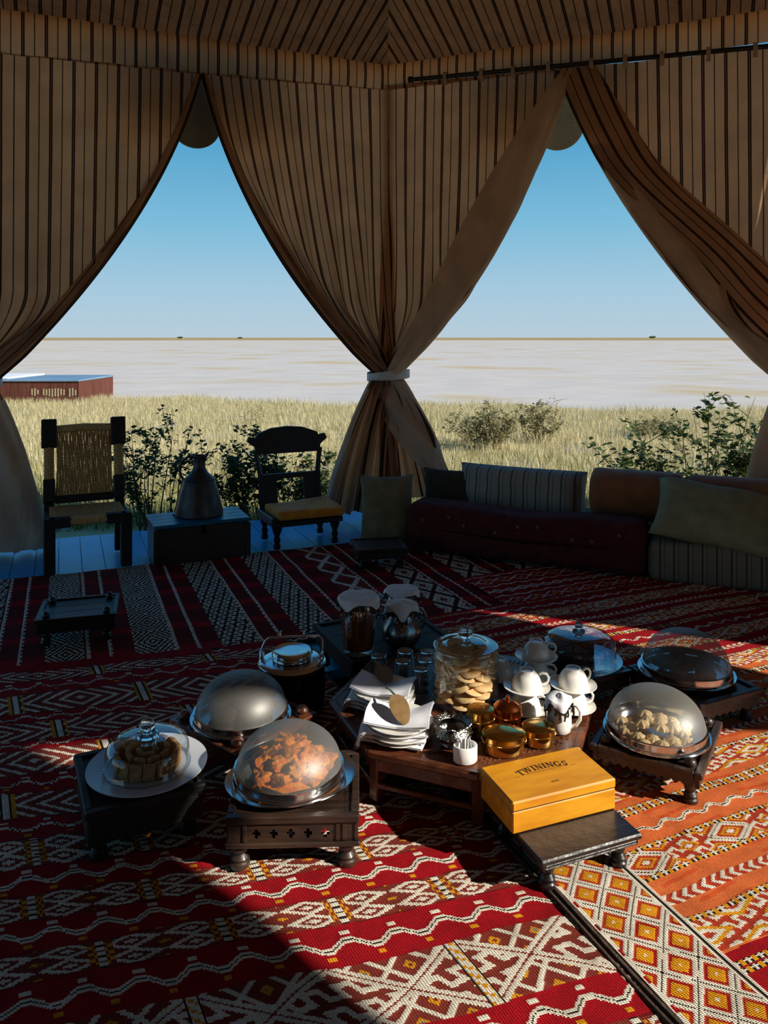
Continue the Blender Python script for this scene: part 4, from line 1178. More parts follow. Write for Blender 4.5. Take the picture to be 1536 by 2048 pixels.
GL = {
 'T': (.82, quad(.41, 0, .41, 1, TK)+bar(.02, .80, 1-.09, .09)+quad(.05, .70, .05, .95, .06, .1)+quad(.77, .70, .77, .95, .06, .1)+ser(.41, 0, .2)),
 'W': (1.22, quad(.34, 0, .14, 1, .1, TK)+quad(.34, 0, .56, 1, .06, TN)+quad(.84, 0, .60, 1, .1, TK)+quad(.84, 0, 1.06, 1, .06, TN)+ser(.14, 1, .17, True)+ser(.58, 1, .17, True)+ser(1.06, 1, .13, True)),
 'I': (.42, quad(.21, 0, .21, 1, TK)+ser(.21, 0, .2)+ser(.21, 1, .2, True)),
 'N': (.92, quad(.17, 0, .17, 1, TN)+quad(.75, 0, .17, 1, TK, TK)+quad(.77, 0, .77, 1, TN)+ser(.17, 0, .15)+ser(.13, 1, .14, True)+ser(.77, 1, .15, True)),
 'G': (.92, arc(.46, .5, .36, .46, .75, 2*PI-.6, lambda t: .07+.15*math.sin(PI*t))+quad(.74, .06, .74, .45, TK*.9)+ser(.74, .45, .17, True)+quad(.72, .74, .74, .98, .05, .08)),
 'S': (.70, arc(.35, .73, .22, .22, .35, 1.5*PI, lambda t: .08+.10*math.sin(PI*t))+arc(.35, .27, .24, .22, PI*.5, -PI*.85, lambda t: .10+.10*math.sin(PI*t))+quad(.56, .72, .58, .98, .05, .08)+quad(.13, .02, .11, .28, .08, .05)),
}
txt = MB(); word = 'TWININGS'; gap = .10
tot = sum(GL[k][0] for k in word)+gap*(len(word)-1); hgt = .0245; wid = .155; kx = wid/tot
x = -wid/2
for ch in word:
    w, qs = GL[ch]
    for poly_ in qs:
        v = []
        for px, py in poly_:
            gx = x+px*kx; gy = py*hgt
            th_ = gx/.26; rr = .26+gy
            v.append((rr*math.sin(th_), rr*math.cos(th_)-.26, 0))
        o = len(txt.v)
        n_ = len(v)
        txt.v += [(p[0], p[1], 0) for p in v]+[(p[0], p[1], .0006) for p in v]
        txt.f += [tuple(o+n_+i for i in range(n_))]+[(o+i, o+(i+1) % n_, o+n_+(i+1) % n_, o+n_+i) for i in range(n_)]
    x += (w+gap)*kx
build('lettering', txt, M_INK, lid, (0.0, .022, bh+.0001), smooth=0)
ln = MB()
for xa, xb, yy, hh in ((-.060, .058, .0135, .0007), (-.098, -.082, .008, .0007), (.084, .100, .010, .0007)):
    ln.add(box(xb-xa, hh, .0005), T((xa+xb)/2, yy, .0003))
build('ruled_line', ln, M_INK, lid, (0, 0, bh+.0001), smooth=0)
sm_ = MB()
for k in range(4):
    sm_.add(box(.0035, .0012, .0005), T(-.010+.006*k, -.040, .0003)); sm_.add(box(.0012, .004, .0005), T(-.0115+.006*k, -.042+.001*(k % 2), .0003)); sm_.add(box(.0035, .0010, .0005), T(-.010+.006*k, -.0445, .0003))
build('printed_mark', sm_, M_INK, lid, (0, 0, bh+.0001), smooth=0)

# ================================================================ ON THE OCTAGONAL TABLE
# --- biscuit jar
JX, JY = .276, 2.62; JR = .112
jar = thing('biscuit_jar', 'large clear glass jar with knobbed lid full of biscuits', 'jar', (JX, JY, TZ))
build('jar_body', MB().add(lathe([(0, .004), (JR*.9, .004), (JR*.985, .010), (JR, .022), (JR, .150), (JR*.985, .165), (JR*.93, .176), (JR*.88, .182), (JR*.90, .186)], 64)), M_GLASS, jar, smooth=180)
build('jar_base', MB().add(lathe([(0, 0), (JR*.93, 0), (JR*.96, .004), (JR*.9, .008), (0, .008)], 48)), M_GLASS2, jar)
ldj = build('jar_lid', MB().add(lathe([(0, .205), (JR*.30, .206), (JR*.52, .203), (JR*.64, .196), (JR*.72, .191), (JR*.90, .191), (JR*.97, .1905), (JR*.98, .187), (JR*.95, .184), (JR*.86, .184), (JR*.84, .178), (JR*.8, .178)], 64)), M_GLASS2, jar, smooth=180)
kq = [(0, .204), (.017, .204), (.013, .209)]+[(.0245*math.sin(q), .229-.0235*math.cos(q)) for q in np.linspace(.6, PI, 12)]
kq[-1] = (0, kq[-1][1])
build('knob', MB().add(lathe(kq, 28)), M_SOLIDG, ldj, smooth=180)
ckm = build('biscuit', MB().add(lathe([(0, 0), (.030, 0), (.0355, .003), (.037, .0065), (.034, .0105), (.022, .0135), (0, .0145)], 22)), M_COOKIE)
n = 0
for lev in range(11):
    for k in range(7):
        a = 2*PI*(k+.5*(lev % 2))/7+.13*math.sin(lev*1.7+k); rr = .070+random.uniform(-.002, .003)
        z = TZ+.018+lev*.0150+random.uniform(-.0015, .0015)
        o = ckm if n == 0 else ckm.copy()
        if n: COL.objects.link(o)
        n += 1
        tl = random.uniform(.12, .42)
        o.location = (JX+rr*math.cos(a), JY+rr*math.sin(a), z)
        o.rotation_euler = (Matrix.Rotation(a, 3, 'Z') @ Matrix.Rotation(tl*random.choice((1, 1, .3)), 3, 'Y') @ Matrix.Rotation(random.uniform(-.3, .3), 3, 'X')).to_euler()
        tag(o, 'round pale biscuit packed in the glass jar', 'biscuit', 'biscuits in the glass jar')
    if lev % 2 == 0:
        o = ckm.copy(); COL.objects.link(o); o.location = (JX+.006*math.cos(lev), JY+.006*math.sin(lev*2), TZ+.018+lev*.0150); o.rotation_euler = (.1, .1, lev)
        tag(o, 'round pale biscuit packed in the glass jar', 'biscuit', 'biscuits in the glass jar')

# --- cups upside down on saucers
def cup_tree():
    t = thing('cup', '', 'cup')
    pr = [(0, .058), (.020, .058), (.0215, .0625), (.024, .0625), (.0255, .057), (.034, .050), (.042, .038), (.0475, .022), (.0495, .004), (.0495, 0), (.0470, 0), (.0455, .02), (.040, .036), (.031, .048), (.018, .054), (0, .054)]
    build('bowl', MB().add(lathe(pr, 40)), M_WHITE, t)
    pts = [(.0405, 0, .046), (.052, 0, .050), (.066, 0, .046), (.073, 0, .034), (.070, 0, .021), (.060, 0, .013), (.047, 0, .012)]
    build('handle', MB().add(tube(pts, [.0045, .0045, .0042, .004, .004, .0042, .0048], 10)), M_WHITE, t, smooth=180)
    return t
def saucer_mesh(loc, label):
    R = .076
    o = build('saucer', MB().add(lathe([(0, .0045), (.030, .0045), (.034, .006), (.060, .011), (R, .0165), (R+.0005, .0150), (R*.97, .0135), (.058, .007), (.036, 0), (.030, 0), (0, .001)], 44)), M_WHITE, None, loc)
    tag(o, label, 'saucer'); return o
cup0 = cup_tree(); first = [True]
def put_cup(x, y, z, hz, label):
    global cup0
    if first[0]: o = cup0; first[0] = False; o.location = (x, y, z); o.rotation_euler = (0, 0, hz); o['label'] = label
    else: o = copy_tree(cup0, (x, y, z), hz, label)
    return o
stacks = [((.466, 2.545), 2, 'left stack beside the biscuit jar', -.25), ((.622, 2.560), 2, 'right stack behind the milk jug', .15), ((.545, 2.790), 2, 'rear stack before the glass cake dome', -.2), ((.418, 2.795), 1, 'place half hidden behind the biscuit jar', -.35)]
for (sx_, sy_), nst, wh, hz in stacks:
    z = TZ+.0005
    for k in range(nst):
        lv = ('upper ' if k else 'lower ') if nst == 2 else ''
        if nst == 2 and wh.startswith('rear') and k == 1: pass
        saucer_mesh((sx_+.003*k, sy_, z), f'white {lv}saucer of the {wh}')
        put_cup(sx_+.003*k, sy_, z+.0062, hz+.3*k, f'white {lv}cup upside down on saucer, {wh}')
        z += .0062+.0628

# --- tins
def tin(name, label, loc, R, h, dome, mat, knob=False, sx=1, sy=1, rz=0):
    t = thing(name, label, 'tin', loc, rz)
    hb_ = h*.60
    build('body', MB().add(lathe([(0, 0), (R*.95, 0), (R*.97, .002), (R*.97, hb_)], 44, sx, sy)), mat, t)
    l = build('lid', MB().add(lathe([(R*1.0, hb_-.001), (R*1.03, hb_), (R*1.03, hb_+.004), (R, hb_+.005), (R, h-.003), (R*1.01, h-.001), (R*.98, h), (R*.86, h+dome*.35), (R*.6, h+dome*.75), (R*.3, h+dome*.95), (0, h+dome)], 44, sx, sy)), mat, t)
    bd_ = MB()
    nb = int(2*PI*R/.0042)
    for k in range(nb):
        a = 2*PI*k/nb
        bd_.add(box(.0026, .0026, .0026, .0008), T(R*sx*1.035*math.cos(a), R*sy*1.035*math.sin(a), hb_+.002, rz=a))
    build('beading', bd_, mat, l, smooth=0)['kind'] = 'stuff'
    if knob:
        build('knob', MB().add(lathe([(.006, h+dome-.002), (.008, h+dome+.002), (.0045, h+dome+.004), (.0065, h+dome+.009), (.005, h+dome+.014), (0, h+dome+.016)], 16)), mat, l)
    return t
tin('brass_tin', 'tall round brass tin nearest the biscuit jar', (.300, 2.412, TZ), .042, .074, .004, M_BRASS)
tin('copper_tin', 'round copper tin with pointed knob lid', (.391, 2.448, TZ), .044, .064, .020, M_COPPER, knob=True)
tin('brass_tin', 'wide oval brass tin in front, nearest the tea box', (.357, 2.312, TZ), .058, .051, .010, M_BRASS, sx=1.12, sy=.92, rz=.1)
tin('brass_tin', 'low round brass tin beside the white milk jug', (.470, 2.360, TZ), .050, .046, .008, M_BRASS)

# --- milk jug with beaded cover
mj = thing('milk_jug', 'white milk jug with handle beside the low brass tin', 'jug', (.548, 2.425, TZ))
build('body', MB().add(lathe([(0, .003), (.030, .003), (.033, 0), (.036, .003), (.039, .02), (.038, .05), (.035, .075), (.037, .092), (.0385, .097), (.036, .097), (.033, .075), (.035, .045), (.034, .01), (0, .008)], 40)), M_WHITE, mj)
build('handle', MB().add(tube([(.034, -.008, .082), (.052, -.014, .082), (.062, -.018, .066), (.061, -.018, .042), (.05, -.014, .022), (.036, -.01, .016)], [.006, .006, .0055, .0055, .006, .007], 10)), M_WHITE, mj, smooth=180)
def jug_cover(label, loc, R, drop, hump=.012, beads=22, rows=2, pearls=True, seed=0):
    t = thing('jug_cover', label, 'cover', loc)
    r = random.Random(seed); p1, p2 = r.uniform(0, 6), r.uniform(0, 6)
    def edge(a): return drop*(.68+.42*math.sin(4*a+p1)+.14*math.sin(7*a+p2))
    def pt(rr, a):
        if rr <= 1: return (R*rr*math.cos(a), R*rr*math.sin(a), .004+hump*(1-rr*rr)*(.7+.4*math.sin(2*a+p2))+.002*math.sin(5*a+p1)*rr)
        q = rr-1; ro = R*(1+.07*math.sin(min(1, q*2)*PI/2)+.06*math.sin(8*a+p1)*q)
        return (ro*math.cos(a), ro*math.sin(a), .003-edge(a)*q)
    v = [(0, 0, .004+hump)]; f = []; ns = 48; rs = [.25, .5, .75, .92, 1.0, 1.15, 1.4, 1.7, 2.0]
    for rr in rs:
        for k in range(ns): v.append(pt(rr, 2*PI*k/ns))
    for k in range(ns): f.append((0, 1+k, 1+(k+1) % ns))
    for j in range(len(rs)-1):
        for k in range(ns): f.append((1+j*ns+k, 1+(j+1)*ns+k, 1+(j+1)*ns+(k+1) % ns, 1+j*ns+(k+1) % ns))
    build('cloth', MB().add((v, f)), M_CLOTH, t, smooth=180)
    bk = MB(); wk = MB()
    for k in range(beads):
        a = 2*PI*(k+.5)/beads; x, y, z = pt(2.0, a)
        L = .018+.006*r.random()
        for q in range(4):
            bk.add(lathe([(0, -.0034), (.0032, -.0014), (.0032, .0014), (0, .0034)], 6), T(x*(1.02)+.001*math.sin(q), y*1.02, z-.003-L*q/4))
        wk.add(lathe([(0, -.004), (.0034, -.0018), (.0034, .0018), (0, .004)], 6), T(x*1.025, y*1.025, z-.005-L))
        for q in range(3):
            a2 = a+2*PI/beads*q/3; x, y, z = pt(2.0, a2)
            bk.add(lathe([(0, -.0042), (.0036, 0), (0, .0042)], 6), T(x*1.01, y*1.01, z-.001+.003*math.sin(q*3)))
    build('bead_fringe', bk, M_BEAD, t)['kind'] = 'stuff'
    if pearls: build('pearl_drops', wk, M_BEADW, t)['kind'] = 'stuff'
    return t
jug_cover('white cloth cover with black beads draped on the milk jug', (.548, 2.425, TZ+.0975), .040, .030, .018, 20, pearls=False, seed=3)

# --- silver bowl
sb = thing('silver_bowl', 'ornate tarnished silver sugar bowl with frilled rim', 'bowl', (.207, 2.345, TZ))
v, f = lathe([(0, .004), (.030, .004), (.034, 0), (.037, .004), (.034, .009), (.05, .020), (.058, .032), (.057, .044), (.047, .052), (.044, .056), (.05, .062), (.058, .066), (.057, .068), (.049, .064), (.042, .056), (.045, .050), (.052, .04), (.05, .03), (.03, .014), (0, .012)], 60)
v = [((x*(1+.05*math.sin(14*math.atan2(y, x)))), (y*(1+.05*math.sin(14*math.atan2(y, x)))), z+.003*math.sin(14*math.atan2(y, x))) if z > .06 else (x, y, z) for x, y, z in v]
build('bowl', MB().add((v, f)), M_SILVER, sb, smooth=60)
orn = MB()
for k in range(26):
    a = 2*PI*k/26
    orn.add(lathe([(0, -.004), (.004, 0), (0, .004)], 7), T(.0585*math.cos(a), .0585*math.sin(a), .036+.003*(k % 2)))
build('embossing', orn, M_SILVER, sb)['kind'] = 'stuff'
# --- white pot with sweetener
wp = thing('sugar_pot', 'small oval white pot with paper sachets in front', 'pot', (.236, 2.250, TZ), .2)
build('pot', MB().add(lathe([(0, 0), (.031, 0), (.0335, .003), (.034, .044), (.0325, .047), (.0295, .047), (.028, .044), (.028, .006), (0, .006)], 40, 1.05, .85)), M_WHITE2, wp)
for k in range(5):
    o = build('sachet', MB().add(box(.016, .0016, .036, .0005)), M_CLOTH if k != 2 else M_BEADW, None, (.236+(-.012+.007*k), 2.250+.003*math.sin(k*2), TZ+.026+.022), (.25*math.sin(k*3), .3*math.cos(k*2+1), .4+.3*k), smooth=0)
    tag(o, 'paper sachet standing in the small white pot', 'sachet', 'sachets in the white pot')

# --- plates with napkins
def small_plate(loc, label):
    R = .103
    o = build('side_plate', MB().add(lathe([(0, .004), (.060, .004), (.068, .006), (R*.94, .0135), (R, .0150), (R+.0008, .0135), (R*.95, .0110), (.068, .0015), (.060, 0), (0, 0)], 52)), M_WHITE, None, loc)
    tag(o, label, 'plate')
def napkin(loc, rz, label, seed, hang=.05, W=.235, D=.125, zc=.0):
    r = random.Random(seed); p = [r.uniform(0, 6) for _ in range(4)]
    t = thing('napkin', label, 'napkin', loc, rz)
    for lay in range(3):
        def fn(u, v, lay=lay):
            x = (u-.5)*W; y = (v-.5)*D
            z = .0022*lay+.0015*math.sin(8*x/W+p[0])*math.sin(5*y/D+p[1])
            # left end hangs over the plate edge
            over = max(0, -x-.078)
            dx = -x-.078
            if over > 0: x = -.078-over*.35-.002*lay*2; z -= over*.9
            return (x, y, z)
        build('fold', MB().add(slab(26, 8, fn, .0012)), M_CLOTH, t, (0, 0, 0), smooth=60)
    return t
def top_napkin(loc, rz, label, seed, W=.20, D=.15, lift=.020):
    r = random.Random(seed); p = [r.uniform(0, 6) for _ in range(4)]
    t = thing('napkin', label, 'napkin', loc, rz)
    for lay in range(2):
        def fn(u, v, lay=lay):
            x = (u-.5)*W; y = (v-.5)*D*(1-.25*(1-abs(2*u-1)))
            z = .004+.004*lay+lift*abs(2*u-1)**1.3*(1+.15*math.sin(4*v+p[0]))+.003*math.sin(9*u+p[1])*math.sin(5*v+p[2])
            x += .006*math.sin(3*v+p[3])
            return (x*(1-.02*lay), y, z)
        build('fold', MB().add(slab(30, 12, fn, .0016)), M_CLOTH, t, smooth=60)
    return t
lev = ('lowest', 'second', 'third', 'uppermost')
for (sx_, sy_), nm, sd_, rz_ in (((.048, 2.392), 'front', 10, -.18), ((.000, 2.600), 'rear', 30, -.30)):
    z = TZ+.0006
    for k in range(4):
        small_plate((sx_+.003*math.sin(k*2), sy_+.003*math.cos(k*3), z), f'{lev[k]} white plate of the {nm} plate stack')
        z += .0052
        if k < 3:
            napkin((sx_-.028, sy_-.006, z+.0012), rz_-.15+.12*k, f'{lev[k]} white napkin hanging from the {nm} plate stack', sd_+k); z += .0082
    z += .010
    top_napkin((sx_, sy_-.012, z-.004), rz_, f'white folded napkin bowed on top of the {nm} plate stack', sd_+9)
    # leaf shaped cake server
    sv = thing('cake_server', f'brass leaf shaped server resting on the {nm} napkin', 'cake server', (sx_+.002, sy_-.022 if nm == 'front' else sy_+.058, z+.006), .35 if nm == 'front' else .3)
    pol = [(.030*math.sin(q)*(1-.25*math.cos(q)), -.052*math.cos(q)) for q in np.linspace(0, 2*PI, 26)[:-1]]
    v, f = prism(pol, -.0012, .0012)
    if nm == 'front': build('blade', MB().add((v, f), T(0, 0, .028, rx=.55)), M_BRONZE, sv, smooth=30)
    else: build('blade', MB().add((v, f), T(0, 0, .012, rx=.15)), M_BRONZE, sv, smooth=30)
    build('handle', MB().add(tube([(0, .045, .052) if nm == 'front' else (0, .045, .018), (0, .09, .050) if nm == 'front' else (0, .09, .016), (0, .125, .040) if nm == 'front' else (0, .12, .012)], [.004, .003, .004], 8)), M_BRASS, sv)

# --- tumblers upside down
tum = thing('tumbler', 'clear faceted glass tumbler turned upside down by the jugs', 'tumbler', group='upturned glass tumblers')
v, f = lathe([(0, .084), (.026, .084), (.0285, .082), (.030, .06), (.0325, .03), (.034, .0), (.032, .0), (.0305, .03), (.028, .06), (.0265, .072), (0, .073)], 40)
v = [((x*(1-.035*abs(math.cos(6*math.atan2(y, x)))) if z > .012 else x), (y*(1-.035*abs(math.cos(6*math.atan2(y, x)))) if z > .012 else y), z) for x, y, z in v]
build('glass', MB().add((v, f)), M_SOLIDG, tum, smooth=30)
TL = ('leftmost upturned glass tumbler beside the iced tea table', 'front middle upturned glass tumbler behind the rear plates', 'rear middle upturned glass tumbler below the metal jug', 'rear right upturned glass tumbler, farthest back', 'middle right upturned glass tumbler of the right row', 'front right upturned glass tumbler nearest the biscuit jar')
for k, (x, y) in enumerate(((-.020, 2.800), (.066, 2.752), (.078, 2.838), (.160, 2.840), (.148, 2.765), (.128, 2.690))):
    if k == 0: tum.location = (x, y, TZ); tum['label'] = TL[0]
    else: copy_tree(tum, (x, y, TZ), .4*k, TL[k])

# --- iced tea pitcher and covered jugs on the rear table
Z2 = .172
pt_ = thing('iced_tea_pitcher', 'tall glass of amber iced tea with cloth cover', 'pitcher', (-.100, 3.030, Z2))
build('glass', MB().add(lathe([(0, .002), (.054, .0), (.058, .004), (.060, .04), (.068, .13), (.0745, .212), (.073, .214), (.0665, .13), (.0585, .04), (.056, .018), (0, .016)], 48)), M_GLASS2, pt_, smooth=60)
build('tea', MB().add(lathe([(0, .0175), (.0555, .0185), (.058, .04), (.0655, .125), (.0705, .185), (0, .186)], 40)), M_TEA, pt_)
jug_cover('white beaded cloth draped over the iced tea', (-.100, 3.030, Z2+.2145), .0775, .034, .003, 22, seed=5)
mt = thing('metal_jug', 'rounded polished metal jug with cloth cover', 'jug', (.070, 3.105, Z2))
build('body', MB().add(lathe([(0, 0), (.055, 0), (.062, .006), (.076, .028), (.0805, .05), (.076, .075), (.062, .098), (.052, .115), (.050, .13), (.056, .150), (.060, .156), (.056, .156), (.046, .13), (.048, .11), (0, .10)], 48)), M_DULL, mt)
build('handle', MB().add(tube([(.05, .02, .14), (.085, .03, .13), (.10, .035, .10), (.09, .03, .065), (.076, .026, .055)], .006, 8)), M_DULL, mt, smooth=180)
jug_cover('white beaded cloth draped over the rounded metal jug', (.070, 3.105, Z2+.157), .064, .040, .012, 22, seed=8)
gj = thing('glass_jug', 'tall glass jug of pale drink at the back', 'jug', (.075, 3.290, Z2))
build('glass', MB().add(lathe([(0, .002), (.054, 0), (.058, .004), (.062, .05), (.066, .155), (.0645, .156), (.060, .05), (.055, .014), (0, .012)], 40)), M_GLASS2, gj, smooth=60)
build('drink', MB().add(lathe([(0, .0135), (.0545, .0145), (.0595, .05), (.063, .14), (0, .141)], 36)), M_MILK, gj)
build('handle', MB().add(tube([(-.062, -.0, .14), (-.092, -.0, .13), (-.10, 0, .09), (-.085, 0, .05), (-.06, 0, .04)], .007, 8)), M_GLASS2, gj, smooth=180)
jug_cover('white beaded cloth draped over the rearmost jug', (.075, 3.290, Z2+.157), .070, .024, .004, 22, seed=11)

# ================================================================ BACK: CHAIRS, TRUNK, JUG
# rope chair
rc = thing('rope_chair', 'dark wooden chair with woven rope seat and back', 'chair', (-1.775, 4.66, -.004), math.radians(24))
# local: x right, y back; front feet at y=0
sw, sdp, sh = .50, .43, .31
for s in (-1, 1):
    build('front_leg', MB().add(box(.066, .066, sh+.02, .006), T(s*(sw/2-.033), .033, (sh+.02)/2)), M_DARKM, rc, smooth=0)
    lean = .22
    pts0 = Vector((s*(sw/2-.036), sdp, 0)); top = Vector((s*(sw/2-.036), sdp+.86*math.sin(lean)*.62, .86))
    def along(z): return (pts0.x, sdp+(z-.30)*math.tan(lean) if z > .30 else sdp, z)
    build('back_leg', MB().add(box(.062, .062, .34, .005), T(pts0.x, sdp, .17)), M_DARKM, rc, smooth=0)
    build('back_block', MB().add(box(.072, .066, .15, .006), T(*along(.415), rx=-lean)), M_DARKM, rc, smooth=0)
    build('back_block', MB().add(box(.094, .070, .185, .006), T(*along(.775), rx=-lean)), M_DARKM, rc, smooth=0)
    po = build('back_post', MB().add(tube([along(.45), along(.72)], .028, 12)), M_ROPE, rc)
    wr = MB()
    for k in range(24):
        z = .46+.25*k/23; x, y, zz = along(z)
        v, f = lathe([(.030, -.005), (.0325, 0), (.030, .005)], 12); wr.add((v, f), T(x, y, zz, rx=-lean))
    build('rope_wrapping', wr, M_ROPE, po)['kind'] = 'stuff'
    build('seat_rail', MB().add(box(.05, sdp-.06, .05, .006), T(s*(sw/2-.03), sdp/2+.02, sh-.025)), M_DARKM, rc, smooth=0)
    build('rail_end', MB().add(box(.12, .058, .060, .006), T(s*(sw/2-.09), .033, sh-.010)), M_DARKM, rc, smooth=0)
build('front_rail', MB().add(tube([(-.14, .033, sh-.010), (.14, .033, sh-.010)], .027, 12)), M_ROPE, rc)
def alz(z): return sdp+(z-.30)*math.tan(.22)
build('top_rail', MB().add(tube([(-.17, alz(.80), .80), (0, alz(.805), .808), (.17, alz(.80), .80)], .026, 12)), M_ROPE, rc)
build('lower_back_rail', MB().add(box(.36, .04, .05, .006), T(0, alz(.36), .36)), M_DARKM, rc, smooth=0)
wvm = MB(); rr_ = random.Random(4)
for k in range(58):
    x0 = -.175+.35*k/57; gapy = rr_.uniform(-.004, .004)
    pts = []
    for q in range(9):
        z = .36+.43*q/8
        pinch = 1-.10*sstep(.5, 1, q/8)*math.sin(q*.9)
        pts.append((x0*(1-.06*math.sin(PI*q/8))+rr_.uniform(-.002, .002), alz(z)+.006*math.sin(k*2.1+q*2.4)-.01, z))
    wvm.add(tube(pts, .0036, 5))
for k in range(30):
    z = .39+.31*k/29
    pts = [(-.17+.34*q/12, alz(z)-.01+.007*math.sin(q*2.6+k*PI), z+rr_.uniform(-.002, .002)) for q in range(13)]
    wvm.add(tube(pts, .0034, 5))
build('woven_back', wvm, M_ROPE, rc)['kind'] = 'stuff'
sv_ = MB()
for k in range(40):
    x = -.20+.40*k/39
    pts = [(x, .03+.40*q/10, sh+.006+.007*math.sin(q*2.2+k*PI)-.012*math.sin(PI*q/10)*math.sin(PI*k/39)) for q in range(11)]
    sv_.add(tube(pts, .0062, 5))
for k in range(26):
    y = .05+.36*k/25
    pts = [(-.215+.43*q/12, y, sh+.008+.007*math.sin(q*2.4+k*PI)-.010*math.sin(PI*q/12)) for q in range(13)]
    sv_.add(tube(pts, .0062, 5))
build('woven_seat', sv_, M_ROPE, rc)['kind'] = 'stuff'

# trunk
ta = math.radians(25); tu = Vector((math.cos(ta), math.sin(ta))); tv_ = Vector((-tu.y, tu.x)); tw, td, th_ = .60, .36, .25
tcn = Vector((-1.403, 4.73))+tu*tw/2+tv_*td/2
tr = thing('wooden_trunk', 'low dark wooden chest carrying the old metal jug', 'chest', (tcn.x, tcn.y, -.004), ta)
M_TRUNK = pmat('sky_tinted_chest_top', c(16, 88, 124), .3, col2=c(40, 112, 146), scale=7, stretch=(1, 5, 5), bump=.4, bscale=30, spec=.9, tint=(.2, .75, 1, 1))  # blue of the reflected sky put into the lid colour
build('body', MB().add(box(tw-.02, td-.02, th_-.024, .004), T(0, 0, (th_-.024)/2)), M_WOOD, tr, smooth=0)
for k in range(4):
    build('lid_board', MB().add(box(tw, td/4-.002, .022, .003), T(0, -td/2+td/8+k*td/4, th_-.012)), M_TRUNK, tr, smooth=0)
for x in (-tw/2+.012, tw/2-.012, 0):
    build('front_batten', MB().add(box(.03 if x else .05, .01, th_-.03, .002), T(x, -td/2+.006, (th_-.03)/2)), M_WOOD, tr, smooth=0)
build('hasp', MB().add(box(.03, .006, .05, .002), T(0, -td/2-.002, th_-.05)), M_BLACKPOT, tr, smooth=0)
build('lid_knob', MB().add(lathe([(0, 0), (.016, 0), (.014, .008), (0, .011)], 14)), M_BLACKPOT, tr, (-.13, .08, th_))

# old jug
oj = thing('old_jug', 'old conical metal water jug with thin loop handle', 'jug', (-1.205, 5.055, .2465), math.radians(4))
prof = [(0, 0), (.148, 0), (.155, .008), (.152, .03), (.128, .13), (.108, .20), (.100, .228), (.082, .250), (.055, .275), (.042, .30), (.037, .33), (.038, .36), (.046, .385), (.043, .386), (.034, .35), (0, .33)]
v, f = lathe(prof, 44)
v = [(x+(.022*max(0, z-.35)/.035 if x > .02 and z > .35 else 0), y, z+(.022 if (z > .37 and x > .03) else 0)) for x, y, z in v]
build('body', MB().add((v, f)), M_JUGOLD, oj, smooth=35)
build('handle', MB().add(tube([(-.034, 0, .372), (-.075, 0, .374), (-.115, 0, .345), (-.128, 0, .30), (-.118, 0, .255), (-.102, 0, .225), (-.112, 0, .18), (-.140, 0, .08), (-.152, 0, .02)], .0085, 8)), M_JUGOLD, oj, smooth=180)
build('collar', MB().add(lathe([(.100, .224), (.104, .230), (.099, .236)], 44)), M_JUGOLD, oj)

# carved low chair
cc = thing('carved_chair', 'low carved dark wooden chair with open back', 'chair', (-.585, 5.36, -.004), math.radians(25))
cw, cdp, chh = .50, .38, .185
build('seat', MB().add(box(cw, cdp, .035, .006), T(0, 0, chh-.018)), M_DARKM, cc, smooth=0)
for s in (-1, 1):
    build('side_rail', MB().add(box(.03, cdp-.02, .04, .005), T(s*(cw/2-.016), 0, chh+.006)), M_WOOD, cc, smooth=0)
    for q in (-1, 1):
        build('leg', MB().add(lathe([(0, 0), (.022, 0), (.025, .02), (.017, .04), (.024, .06), (.016, .085), (.028, .115), (.034, .135), (.034, .155), (0, .155)], 16)), M_DARKM, cc, (s*(cw/2-.045), q*(cdp/2-.045), 0))
lean2 = .20
def bk(x, z): return (x, cdp/2-.02+(z-chh)*math.tan(lean2), z)
for s in (-1, 1):
    build('back_post', MB().add(tube([bk(s*(cw/2-.04), chh-.02), bk(s*(cw/2-.035), .45), bk(s*(cw/2-.008), .60)], [.022, .018, .02], 4)), M_DARKM, cc, smooth=0)
def tilt(pol, th):
    v, f = prism(pol, -th/2, th/2); v = [(x, cdp/2-.02+(y-chh)*math.tan(lean2)+z, y) for x, y, z in v]; return v, f
crest = [(-.235, .575), (-.245, .625), (-.30, .668), (-.285, .70), (-.235, .69), (-.225, .715), (-.12, .752), (0, .762), (.12, .752), (.225, .715), (.235, .69), (.285, .70), (.30, .668), (.245, .625), (.235, .575)]
build('crest_rail', MB().add(tilt(crest, .03)), M_DARKM, cc, smooth=0)
build('cross_rail', MB().add(tilt([(-.225, .40), (.225, .40), (.225, .435), (-.225, .435)], .028)), M_DARKM, cc, smooth=0)
build('back_panel', MB().add(tilt([(-.225, .20), (-.10, .20), (-.10, .40), (-.225, .40)], .02)), M_DARKM, cc, smooth=0)
build('back_panel', MB().add(tilt([(.10, .20), (.225, .20), (.225, .40), (.10, .40)], .02)), M_DARKM, cc, smooth=0)

